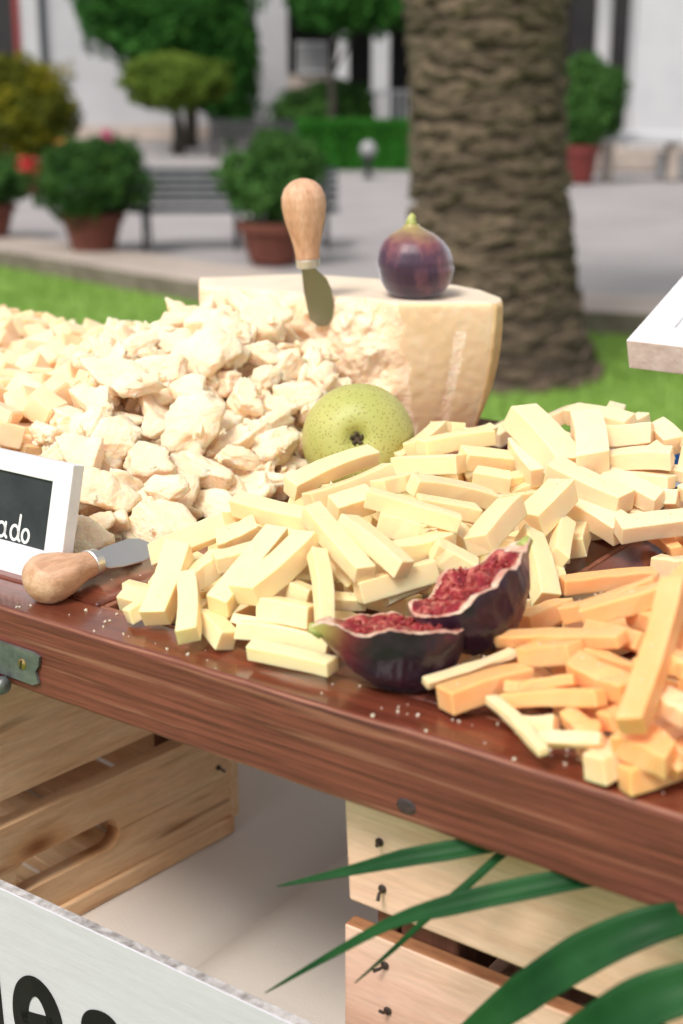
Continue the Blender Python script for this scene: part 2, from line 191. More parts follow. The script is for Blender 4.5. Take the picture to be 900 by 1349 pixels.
STICKS=[('w','',0,-0.1489,0.0579,0.033,-0.1328,0.0198,0.0095,0.0145,0.0119),('w','',1,-0.1987,0.0949,0.0102,-0.1447,0.0974,0.0389,0.0157,0.0121),('w','',2,-0.144,0.1023,0.049,-0.0821,0.1001,0.0488,0.0126,0.0105),('w','',3,-0.1269,0.0387,0.0267,-0.0998,0.0078,0.0117,0.0104,0.0095),('w','',4,-0.0996,0.0321,0.0196,-0.101,0.083,0.0445,0.0124,0.0112),('w','',5,-0.0863,0.0371,0.0268,-0.0799,0.0815,0.045,0.0142,0.012),('w','',6,-0.067,0.0727,0.0425,-0.0386,0.0401,0.021,0.0089,0.0081),('w','',7,-0.1248,0.0608,0.0297,-0.1093,0.0764,0.0345,0.011,0.0094),('w','',8,-0.1357,0.0518,0.0198,-0.131,0.0714,0.0276,0.0126,0.0114),('w','',9,-0.1085,0.0306,0.0116,-0.087,0.0224,0.0067,0.0118,0.0098),('w','',10,-0.0835,0.029,0.0112,-0.0394,0.0441,0.0081,0.0116,0.0085),('w','',11,-0.0665,0.0163,0.0087,-0.0216,0.0222,0.009,0.0097,0.0076),('w','',12,-0.0929,0.0368,0.012,-0.0774,0.039,0.0121,0.0062,0.0052),('w','',13,-0.0795,0.0437,0.0192,-0.0528,0.0482,0.019,0.0125,0.0116),('w','',14,-0.0759,0.0628,0.0248,-0.0654,0.0638,0.0226,0.0094,0.0085),('w','',15,-0.1375,0.0784,0.0334,-0.1251,0.094,0.0407,0.0129,0.0105),('w','',16,-0.1513,0.0196,0.0059,-0.145,0.0395,0.0119,0.0102,0.008),('w','',17,-0.1239,0.1251,0.0556,-0.1109,0.1881,0.0633,0.011,0.0096),('w','',18,-0.1046,0.1168,0.0537,-0.0915,0.1757,0.0598,0.0111,0.0091),('w','',19,-0.0864,0.0936,0.0565,-0.0372,0.0724,0.0382,0.0116,0.0103),('w','',20,-0.0648,0.0967,0.0528,-0.024,0.0886,0.0383,0.0124,0.0103),('w','',21,-0.0876,0.1161,0.0517,-0.0784,0.1371,0.055,0.0139,0.0117),('w','',22,-0.0701,0.1242,0.0597,-0.0264,0.1447,0.0483,0.0106,0.0095),('w','',23,-0.0804,0.1498,0.0574,-0.0764,0.1765,0.0567,0.0101,0.0092),('w','',24,-0.0667,0.1638,0.0577,-0.0418,0.2113,0.0415,0.0128,0.0102),('w','',25,-0.0553,0.1501,0.0525,-0.0344,0.1774,0.044,0.0114,0.0085),('w','',26,-0.0619,0.1225,0.0476,-0.0449,0.1322,0.0423,0.0136,0.0123),('w','',27,-0.0409,0.1056,0.0397,-0.0305,0.1439,0.0397,0.011,0.0098),('w','',28,-0.0402,0.0719,0.0276,-0.0207,0.1119,0.0319,0.0116,0.011),('w','',29,-0.0241,0.1189,0.0404,-0.006,0.1268,0.0306,0.0132,0.011),('w','',30,-0.0345,0.1534,0.0392,-0.0253,0.1579,0.0322,0.0132,0.0104),('w','',31,-0.0152,0.1491,0.0364,-0.0196,0.1939,0.0462,0.0144,0.0122),('w','',32,-0.1414,0.2598,0.0358,-0.1016,0.2741,0.0405,0.0141,0.0118),('w','',33,-0.1313,0.2761,0.0456,-0.1042,0.3166,0.0493,0.0123,0.0108),('w','',34,-0.1055,0.2845,0.0413,-0.0797,0.3208,0.0325,0.0132,0.0116),('w','',35,-0.1426,0.2824,0.0416,-0.1475,0.3233,0.0466,0.012,0.0114),('w','',36,-0.1526,0.2767,0.0357,-0.1524,0.2904,0.0392,0.0095,0.0086),('w','',37,-0.17,0.3558,0.0378,-0.1407,0.3368,0.0458,0.0103,0.0081),('w','',38,-0.1236,0.322,0.0465,-0.1215,0.3494,0.0449,0.0085,0.0076),('w','',39,-0.0896,0.2735,0.0341,-0.0705,0.2807,0.0315,0.0121,0.011),('w','',40,-0.0776,0.2877,0.0282,-0.0675,0.3132,0.0284,0.0109,0.0092),('w','',41,-0.0687,0.2816,0.0225,-0.0617,0.3052,0.0262,0.0084,0.008),('w','',42,-0.0458,0.2203,0.0376,-0.0396,0.2622,0.0313,0.0101,0.0087),('w','',43,-0.0532,0.0681,0.0211,-0.0421,0.0779,0.02,0.0077,0.0071),('w','',44,-0.0323,0.0858,0.0209,-0.0238,0.1102,0.0237,0.0068,0.0061),('w','',45,-0.1123,0.0866,0.0359,-0.0935,0.0962,0.0393,0.0118,0.0107),('w','',46,-0.1564,0.1106,0.0308,-0.1194,0.0952,0.0308,0.0127,0.011),('w','',47,-0.0713,0.0934,0.0338,-0.0523,0.0873,0.0246,0.011,0.0096),('w','',48,-0.0451,0.1418,0.0358,-0.0304,0.1483,0.0283,0.0116,0.0108),('w','',49,-0.0403,0.1737,0.0366,-0.0309,0.1841,0.0322,0.013,0.0098),('w','',50,-0.0658,0.1134,0.035,-0.0609,0.1355,0.0383,0.0112,0.0096),('w','',51,-0.1326,0.1491,0.0479,-0.1089,0.1468,0.0512,0.0106,0.0094),('w','',52,-0.0588,0.2929,0.0166,-0.0559,0.3285,0.0196,0.0142,0.0115),('w','',53,-0.0134,0.203,0.0273,0.0175,0.1669,0.0069,0.0131,0.0119),('w','',54,-0.0108,0.2435,0.025,0.0038,0.2069,0.0171,0.0101,0.0089),('w','',55,-0.0193,0.2812,0.0123,-0.0054,0.2448,0.01,0.0156,0.0129),('w','',56,0.0005,0.2097,0.0094,0.0106,0.1946,0.0057,0.0094,0.0082),('w','',57,-0.0194,0.2148,0.0308,-0.0207,0.2585,0.0407,0.0192,0.0148),('w','',58,-0.0424,0.2957,0.0114,-0.0443,0.3206,0.0129,0.0147,0.0124),('b','',0,-0.086,0.3228,0.0645,-0.0381,0.2989,0.042,0.0207,0.0176),('b','',1,-0.0825,0.3181,0.046,-0.0546,0.2972,0.0341,0.0162,0.0138),('b','',2,-0.0436,0.3327,0.0643,-0.0196,0.2961,0.048,0.0197,0.0183),('b','',3,-0.0402,0.2829,0.0441,0.0074,0.2843,0.031,0.0168,0.0142),('b','',4,-0.0145,0.3055,0.0376,0.0233,0.2997,0.03,0.0135,0.0114),('b','',5,-0.0256,0.2817,0.0262,0.0128,0.2726,0.0171,0.0166,0.0134),('b','',6,0.016,0.2605,0.0213,0.0455,0.2918,0.0239,0.0134,0.0116),('b','',7,-0.0163,0.3151,0.0466,0.0197,0.3234,0.0522,0.0127,0.0112),('b','',8,-0.0369,0.3455,0.053,-0.0046,0.347,0.0597,0.0145,0.0142),('b','',9,-0.0892,0.3542,0.0501,-0.0829,0.398,0.0543,0.0116,0.0091),('b','',10,-0.0737,0.3751,0.0574,-0.024,0.3583,0.06,0.0131,0.0113),('b','',11,-0.0469,0.3757,0.0538,-0.0564,0.4077,0.0569,0.0128,0.0104),('b','',12,-0.0263,0.3704,0.0584,-0.024,0.3769,0.0606,0.0097,0.0086),('b','',13,-0.0086,0.3635,0.0589,0.009,0.3526,0.0526,0.0138,0.0118),('b','',14,-0.0,0.3428,0.052,0.0136,0.3353,0.0494,0.0083,0.007),('b','',15,-0.0092,0.3149,0.0377,0.023,0.3175,0.0385,0.0101,0.0084),('b','',16,0.0167,0.3112,0.0297,0.0293,0.3131,0.0306,0.0123,0.0094),('b','',17,0.0021,0.2974,0.0202,0.0138,0.2971,0.0194,0.0095,0.0094),('b','',18,0.0305,0.321,0.0348,0.043,0.3191,0.0318,0.0118,0.0094),('b','',19,-0.1813,0.4592,0.0069,-0.177,0.5027,0.0123,0.0152,0.0118),('b','',20,-0.0735,0.3374,0.0501,-0.0537,0.3292,0.0475,0.0126,0.0116),('b','',21,0.0176,0.3299,0.0413,0.0318,0.3338,0.0399,0.0092,0.0077),('b','',22,-0.024,0.3055,0.0285,-0.0094,0.3183,0.0292,0.0116,0.01),('b','',23,-0.0114,0.3427,0.0452,0.0126,0.3374,0.0399,0.0116,0.0108),('b','',24,0.0196,0.3429,0.0499,0.0433,0.3443,0.0472,0.0136,0.0121),('b','',25,0.0418,0.3281,0.0378,0.0697,0.3306,0.0316,0.0129,0.0107),('b','',26,0.0164,0.3581,0.0594,0.0465,0.3553,0.0515,0.0143,0.0126),('o','',0,0.0212,0.0566,0.0136,0.0267,0.1081,0.0172,0.0112,0.0096),('o','',1,0.0294,0.0259,0.0122,0.0537,0.0733,0.0196,0.0059,0.005),('o','',2,0.0427,0.0217,0.0088,0.0658,0.0537,0.015,0.0128,0.0114),('o','',3,0.0644,0.0251,0.0134,0.1041,-0.0022,0.011,0.0059,0.0047),('o','',4,0.0989,0.0078,0.011,0.1247,0.0086,0.0175,0.0064,0.0057),('o','',5,0.0702,0.0285,0.0128,0.1151,0.0263,0.0272,0.008,0.0073),('o','',6,0.0654,0.0397,0.0148,0.0982,0.0362,0.0279,0.0066,0.0053),('o','',7,0.0623,0.06,0.0223,0.0896,0.0536,0.0327,0.0111,0.0096),('o','',8,0.0425,0.0697,0.0224,0.1086,0.0592,0.0417,0.0081,0.0063),('o','',9,0.017,0.1875,0.0085,0.0518,0.2309,0.0084,0.0109,0.0093),('o','',10,0.0567,0.1101,0.0259,0.0982,0.1199,0.0476,0.01,0.0085),('o','',11,0.0267,0.1224,0.0086,0.0327,0.158,0.0088,0.0122,0.0109),('o','',12,0.0768,0.089,0.0359,0.1113,0.096,0.0523,0.0118,0.0096),('o','',13,0.0942,0.0455,0.0296,0.1261,0.0315,0.0322,0.0112,0.0098),('o','',14,0.0907,0.0607,0.0308,0.1224,0.0447,0.0359,0.0053,0.0049),('o','',15,0.1416,-0.0012,0.0331,0.1297,0.0631,0.0698,0.0128,0.0108),('o','',16,0.1326,0.0104,0.0192,0.1545,0.0076,0.0182,0.0123,0.0101),('o','',17,0.1213,0.0207,0.02,0.1281,0.0296,0.0237,0.0087,0.0081),('o','',18,0.0824,0.0186,0.0087,0.0985,0.0187,0.0136,0.008,0.0074),('o','',19,0.1023,0.0235,0.0166,0.1199,0.015,0.0155,0.0086,0.0068),('o','',20,0.1377,0.0213,0.0219,0.1589,0.0152,0.0125,0.0097,0.009),('o','',21,0.1365,0.031,0.0329,0.1551,0.0265,0.0304,0.0114,0.0089),('o','',22,0.138,0.0411,0.0459,0.1505,0.0366,0.0449,0.009,0.0076),('o','',23,0.0448,0.2503,0.0082,0.0637,0.2545,0.0086,0.0139,0.0118),('o','',24,0.0152,0.3071,0.0068,0.0443,0.2815,0.0072,0.0081,0.0077),('o','',25,0.0265,0.32,0.0052,0.0484,0.2963,0.0047,0.0125,0.0102),('o','',26,0.1169,0.0873,0.05,0.1381,0.0697,0.0506,0.0104,0.0092),('o','',27,0.0834,0.0836,0.0317,0.1162,0.0687,0.0373,0.0099,0.0082),('o','',28,0.1084,0.0489,0.0263,0.1227,0.0554,0.0318,0.0101,0.0083),('o','',29,0.1102,0.1234,0.0521,0.1423,0.0966,0.056,0.0117,0.0107),('o','',30,0.1457,0.0402,0.0368,0.1652,0.041,0.035,0.0104,0.0096),('o','',31,0.1606,0.0142,0.0204,0.1767,0.016,0.0145,0.0106,0.0082),('o','',32,0.1344,0.0639,0.0441,0.1589,0.0638,0.0452,0.0105,0.009),('o','',33,0.0905,0.0371,0.0148,0.1161,0.0324,0.0181,0.009,0.0081),('o','',34,0.0292,0.081,0.0042,0.0546,0.0795,0.0149,0.0089,0.0078),('o','',35,0.0951,0.1018,0.0377,0.1221,0.0803,0.041,0.0099,0.0096),('w','fill',0,-0.1322,0.2278,-0.0003,-0.175,0.24,0.0108,0.0125,0.0113),('w','fill',1,-0.1383,0.2467,0.0124,-0.0934,0.2541,0.0042,0.0125,0.0113),('w','fill',2,-0.0672,0.2423,-0.0003,-0.0709,0.2912,-0.0003,0.0125,0.0113),('w','fill',3,-0.186,0.1382,0.0194,-0.1888,0.1849,0.0041,0.0125,0.0113),('w','fill',4,-0.0153,0.2014,-0.0003,-0.0184,0.2492,-0.0003,0.0125,0.0113),('w','fill',5,-0.1084,0.2428,-0.0003,-0.1583,0.26,-0.0003,0.0125,0.0113),('w','fill',6,0.0158,0.145,0.0057,-0.0396,0.153,-0.0003,0.0125,0.0113),('w','fill',7,-0.2309,0.3159,-0.0003,-0.1778,0.3382,-0.0003,0.0125,0.0113),('w','fill',8,-0.1245,0.2365,-0.0003,-0.1614,0.2494,-0.0003,0.0125,0.0113),('w','fill',9,-0.1317,0.1623,-0.0003,-0.0938,0.2002,-0.0003,0.0125,0.0113),('w','fill',10,-0.1247,0.2048,-0.0003,-0.0926,0.2439,-0.0003,0.0125,0.0113),('w','fill',11,-0.1497,0.0945,-0.0003,-0.2036,0.1084,-0.0003,0.0125,0.0113),('w','fill',12,-0.1347,0.3211,-0.0003,-0.0841,0.3343,-0.0003,0.0125,0.0113),('w','fill',13,-0.0731,0.3555,-0.0003,-0.105,0.374,-0.0003,0.0125,0.0113),('w','fill',14,-0.1104,0.1796,0.0096,-0.1499,0.1932,0.0064,0.0125,0.0113),('w','fill',15,-0.1276,0.1297,-0.0003,-0.094,0.1437,-0.0003,0.0125,0.0113),('w','fill',16,-0.1681,0.1474,0.0201,-0.1455,0.1841,-0.0004,0.0125,0.0113),('w','fill',17,-0.1846,0.049,-0.0003,-0.1322,0.0588,-0.0003,0.0125,0.0113),('w','fill',18,-0.027,0.2048,-0.0003,-0.0628,0.2318,-0.0003,0.0125,0.0113),('w','fill',19,-0.1421,0.3583,0.0092,-0.166,0.396,0.0026,0.0125,0.0113),('w','fill',20,-0.1517,0.1063,-0.0003,-0.2062,0.1225,-0.0003,0.0125,0.0113),('w','fill',21,-0.1739,0.1247,-0.0003,-0.1599,0.161,-0.0003,0.0125,0.0113),('w','fill',22,-0.1828,0.1689,-0.0003,-0.1517,0.2039,-0.0003,0.0125,0.0113),('w','fill',23,-0.1608,0.1144,0.0096,-0.1769,0.1657,0.0094,0.0125,0.0113),('w','fill',24,-0.1708,0.1687,0.0177,-0.1221,0.1899,0.0191,0.0125,0.0113),('w','fill',25,-0.0581,0.344,-0.0003,-0.0709,0.3901,-0.0003,0.0125,0.0113),('w','fill',26,-0.0862,0.3816,-0.0003,-0.1078,0.4166,-0.0003,0.0125,0.0113),('w','fill',27,-0.096,0.2723,0.0167,-0.1122,0.3138,-0.0003,0.0125,0.0113),('w','fill',28,-0.1458,0.2571,0.0108,-0.0932,0.2661,0.0066,0.0125,0.0113),('w','fill',29,-0.0415,0.127,0.0019,-0.0886,0.1316,-0.0003,0.0125,0.0113),('w','fill',30,-0.122,0.2951,0.021,-0.1411,0.3411,0.0081,0.0125,0.0113),('w','fill',31,-0.0785,0.1654,0.0029,-0.0423,0.1695,-0.0003,0.0125,0.0113),('w','fill',32,-0.0802,0.2983,0.0107,-0.0626,0.3429,0.0093,0.0125,0.0113),('w','fill',33,-0.1515,0.0796,0.0009,-0.1023,0.114,-0.0002,0.0125,0.0113),('w','fill',34,-0.1118,0.1486,-0.0003,-0.152,0.1514,-0.0003,0.0125,0.0113),('w','fill',35,-0.0292,0.2367,-0.0003,-0.0568,0.2671,-0.0003,0.0125,0.0113),('w','fill',36,-0.1212,0.0364,-0.0003,-0.1203,0.0828,-0.0003,0.0125,0.0113),('w','fill',37,-0.146,0.3557,-0.0003,-0.1844,0.3969,-0.0003,0.0125,0.0113),('w','fill',38,-0.036,0.1367,0.0132,-0.0129,0.1911,0.0035,0.0125,0.0113),('w','fill',39,-0.1681,0.2138,-0.0003,-0.1305,0.2164,-0.0003,0.0125,0.0113),('w','fill',40,-0.1927,0.1373,-0.0003,-0.1648,0.1723,-0.0003,0.0125,0.0113),('w','fill',41,-0.0715,0.0429,-0.0003,-0.0631,0.0961,-0.0003,0.0125,0.0113),('w','fill',42,-0.192,0.059,-0.0003,-0.1463,0.0692,-0.0003,0.0125,0.0113),('w','fill',43,-0.1865,0.3162,0.0029,-0.1541,0.3551,0.0124,0.0125,0.0113),('w','fill',44,-0.1228,0.1916,-0.0003,-0.0913,0.217,-0.0003,0.0125,0.0113),('w','fill',45,-0.0977,0.1352,0.0094,-0.1441,0.1359,0.0063,0.0125,0.0113),('w','fill',46,-0.1831,0.0728,-0.0003,-0.1423,0.0981,0.0123,0.0125,0.0113),('w','fill',47,-0.055,0.1889,-0.0003,-0.0649,0.231,0.01,0.0125,0.0113),('w','fill',48,-0.1386,0.282,0.0037,-0.1119,0.3139,0.0094,0.0125,0.0113),('w','fill',49,-0.1182,0.2136,0.0208,-0.1659,0.2453,0.0172,0.0125,0.0113),('w','fill',50,-0.0487,0.2308,0.0072,-0.0037,0.231,0.0108,0.0125,0.0113),('w','fill',51,-0.0981,0.2953,0.0196,-0.1296,0.3359,0.0203,0.0125,0.0113),('w','fill',52,-0.115,0.2574,-0.0003,-0.1516,0.2762,-0.0003,0.0125,0.0113),('w','fill',53,-0.1032,0.1556,-0.0003,-0.0673,0.1919,-0.0003,0.0125,0.0113),('w','fill',54,-0.1428,0.2693,0.0104,-0.0963,0.2861,-0.0003,0.0125,0.0113),('w','fill',55,-0.1647,0.2022,0.0092,-0.1888,0.2531,-0.0003,0.0125,0.0113),('w','fill',56,-0.1809,0.1277,0.0099,-0.2023,0.1647,0.0043,0.0125,0.0113),('w','fill',57,-0.141,0.294,-0.0003,-0.1098,0.3339,0.012,0.0125,0.0113),('w','fill',58,-0.1829,0.2021,0.0229,-0.1337,0.2225,0.0088,0.0125,0.0113),('w','fill',59,-0.1334,0.1133,0.0237,-0.1016,0.158,0.0143,0.0125,0.0113),('w','fill',60,-0.1626,0.3483,-0.0003,-0.21,0.3521,-0.0003,0.0125,0.0113),('w','fill',61,-0.1714,0.2024,-0.0003,-0.2077,0.2159,-0.0003,0.0125,0.0113),('b','fill',0,-0.0872,0.2738,0.0002,-0.073,0.3299,0.0002,0.0135,0.0121),('b','fill',1,0.0445,0.3509,0.0002,0.063,0.386,0.0002,0.0135,0.0121),('b','fill',2,-0.0757,0.356,0.0194,-0.0213,0.3792,0.015,0.0135,0.0121),('b','fill',3,-0.0347,0.4439,0.0057,-0.0281,0.4758,0.0215,0.0135,0.0121),('b','fill',4,-0.0327,0.458,0.0002,-0.0109,0.5117,0.0002,0.0135,0.0121),('b','fill',5,-0.0251,0.4556,0.0234,0.0082,0.4669,0.0151,0.0135,0.0121),('b','fill',6,0.0518,0.4594,0.0002,0.0927,0.5019,0.0002,0.0135,0.0121),('b','fill',7,-0.0645,0.4254,0.0002,-0.0445,0.4544,0.0002,0.0135,0.0121),('b','fill',8,0.0983,0.4177,0.0002,0.1388,0.423,0.0002,0.0135,0.0121),('b','fill',9,-0.021,0.3135,0.0002,-0.0194,0.3719,0.0002,0.0135,0.0121),('b','fill',10,0.1123,0.4332,0.0002,0.0702,0.4607,0.0002,0.0135,0.0121),('b','fill',11,-0.0541,0.3537,0.0119,-0.0166,0.3678,0.0117,0.0135,0.0121),('b','fill',12,-0.0583,0.2803,0.0002,-0.0615,0.3238,0.0002,0.0135,0.0121),('b','fill',13,-0.0461,0.2815,0.0002,-0.05,0.3341,0.0002,0.0135,0.0121),('b','fill',14,-0.0415,0.3566,0.0002,-0.0736,0.3983,0.0124,0.0135,0.0121),('b','fill',15,0.0417,0.3008,0.0168,0.0705,0.337,0.0002,0.0135,0.0121),('b','fill',16,0.0654,0.3117,0.0002,0.0904,0.3418,0.0002,0.0135,0.0121),('b','fill',17,0.0531,0.3597,0.0118,0.0056,0.3594,0.0062,0.0135,0.0121),('b','fill',18,0.0676,0.4195,0.0002,0.1112,0.4329,0.0117,0.0135,0.0121),('b','fill',19,-0.1337,0.3334,0.0002,-0.0848,0.3652,0.0111,0.0135,0.0121),('b','fill',20,0.1185,0.3476,0.0002,0.1252,0.3887,0.0002,0.0135,0.0121),('b','fill',21,0.0273,0.4027,0.0062,0.0427,0.4377,0.0002,0.0135,0.0121),('b','fill',22,-0.0668,0.4068,0.0064,-0.0402,0.43,0.0062,0.0135,0.0121),('b','fill',23,0.0335,0.3187,0.0149,0.0723,0.3547,0.0002,0.0135,0.0121),('b','fill',24,-0.0909,0.2901,0.0087,-0.0991,0.3408,0.01,0.0135,0.0121),('b','fill',25,-0.091,0.4193,0.0002,-0.0639,0.4528,0.0002,0.0135,0.0121),('b','fill',26,-0.0457,0.3804,0.0002,-0.0275,0.4347,0.0002,0.0135,0.0121),('b','fill',27,-0.0316,0.3191,0.0137,-0.0078,0.3446,0.0077,0.0135,0.0121),('b','fill',28,0.0099,0.4507,0.0062,-0.0282,0.4775,0.0097,0.0135,0.0121),('b','fill',29,-0.102,0.3989,0.0097,-0.1359,0.411,0.0002,0.0135,0.0121),('o','fill',0,0.0992,0.1221,-0.0003,0.1315,0.1582,-0.0003,0.0125,0.0113),('o','fill',1,0.0812,0.1375,0.0101,0.0415,0.1432,0.0073,0.0125,0.0113),('o','fill',2,0.1256,0.0011,0.0075,0.1489,0.0534,0.014,0.0125,0.0113),('o','fill',3,0.1859,0.0459,0.0158,0.2221,0.0729,0.0109,0.0125,0.0113),('o','fill',4,0.2094,0.0384,-0.0003,0.2178,0.0856,-0.0003,0.0125,0.0113),('o','fill',5,0.0811,0.0722,-0.0003,0.048,0.0863,-0.0003,0.0125,0.0113),('o','fill',6,0.1453,0.1358,0.0104,0.1738,0.1704,0.0029,0.0125,0.0113),('o','fill',7,0.1193,0.1618,-0.0003,0.1287,0.1962,-0.0003,0.0125,0.0113),('o','fill',8,0.1537,0.0641,0.0172,0.1174,0.0919,0.0077,0.0125,0.0113),('o','fill',9,0.1172,0.0347,-0.0003,0.1476,0.0563,-0.0003,0.0125,0.0113),('o','fill',10,0.1099,0.0203,0.0057,0.1588,0.0412,-0.0003,0.0125,0.0113),('o','fill',11,0.1383,0.0023,0.0057,0.162,0.0562,0.0113,0.0125,0.0113),('o','fill',12,0.2102,0.2142,-0.0003,0.1626,0.217,-0.0003,0.0125,0.0113),('o','fill',13,0.027,0.0903,0.0057,0.0777,0.1168,-0.0003,0.0125,0.0113),('o','fill',14,0.2181,0.0464,0.0112,0.1807,0.0563,-0.0003,0.0125,0.0113),('o','fill',15,0.1267,0.0876,-0.0003,0.1592,0.1099,-0.0003,0.0125,0.0113),('o','fill',16,0.0532,0.1164,-0.0003,0.0736,0.1695,-0.0003,0.0125,0.0113),('o','fill',17,0.1814,0.2312,-0.0003,0.1306,0.2324,-0.0003,0.0125,0.0113),('o','fill',18,0.1995,0.0658,-0.0003,0.1934,0.1095,-0.0003,0.0125,0.0113),('o','fill',19,0.102,0.0563,0.0054,0.1564,0.0677,0.0047,0.0125,0.0113),('o','fill',20,0.1392,0.1793,-0.0003,0.1751,0.1812,-0.0003,0.0125,0.0113),('o','fill',21,0.1818,0.1176,-0.0003,0.1445,0.1268,-0.0003,0.0125,0.0113),('o','fill',22,0.0711,0.083,0.0105,0.0542,0.13,0.0108,0.0125,0.0113),('o','fill',23,0.185,0.1299,-0.0003,0.1446,0.1385,-0.0003,0.0125,0.0113),('o','fill',24,0.0702,0.1578,0.0102,0.0394,0.1892,-0.0003,0.0125,0.0113),('o','fill',25,0.1495,0.0781,0.0055,0.1596,0.1353,0.0125,0.0125,0.0113),('o','fill',26,0.1308,0.0717,-0.0003,0.1013,0.091,-0.0003,0.0125,0.0113),('o','fill',27,0.0971,0.1438,-0.0003,0.0749,0.1948,-0.0003,0.0125,0.0113)]
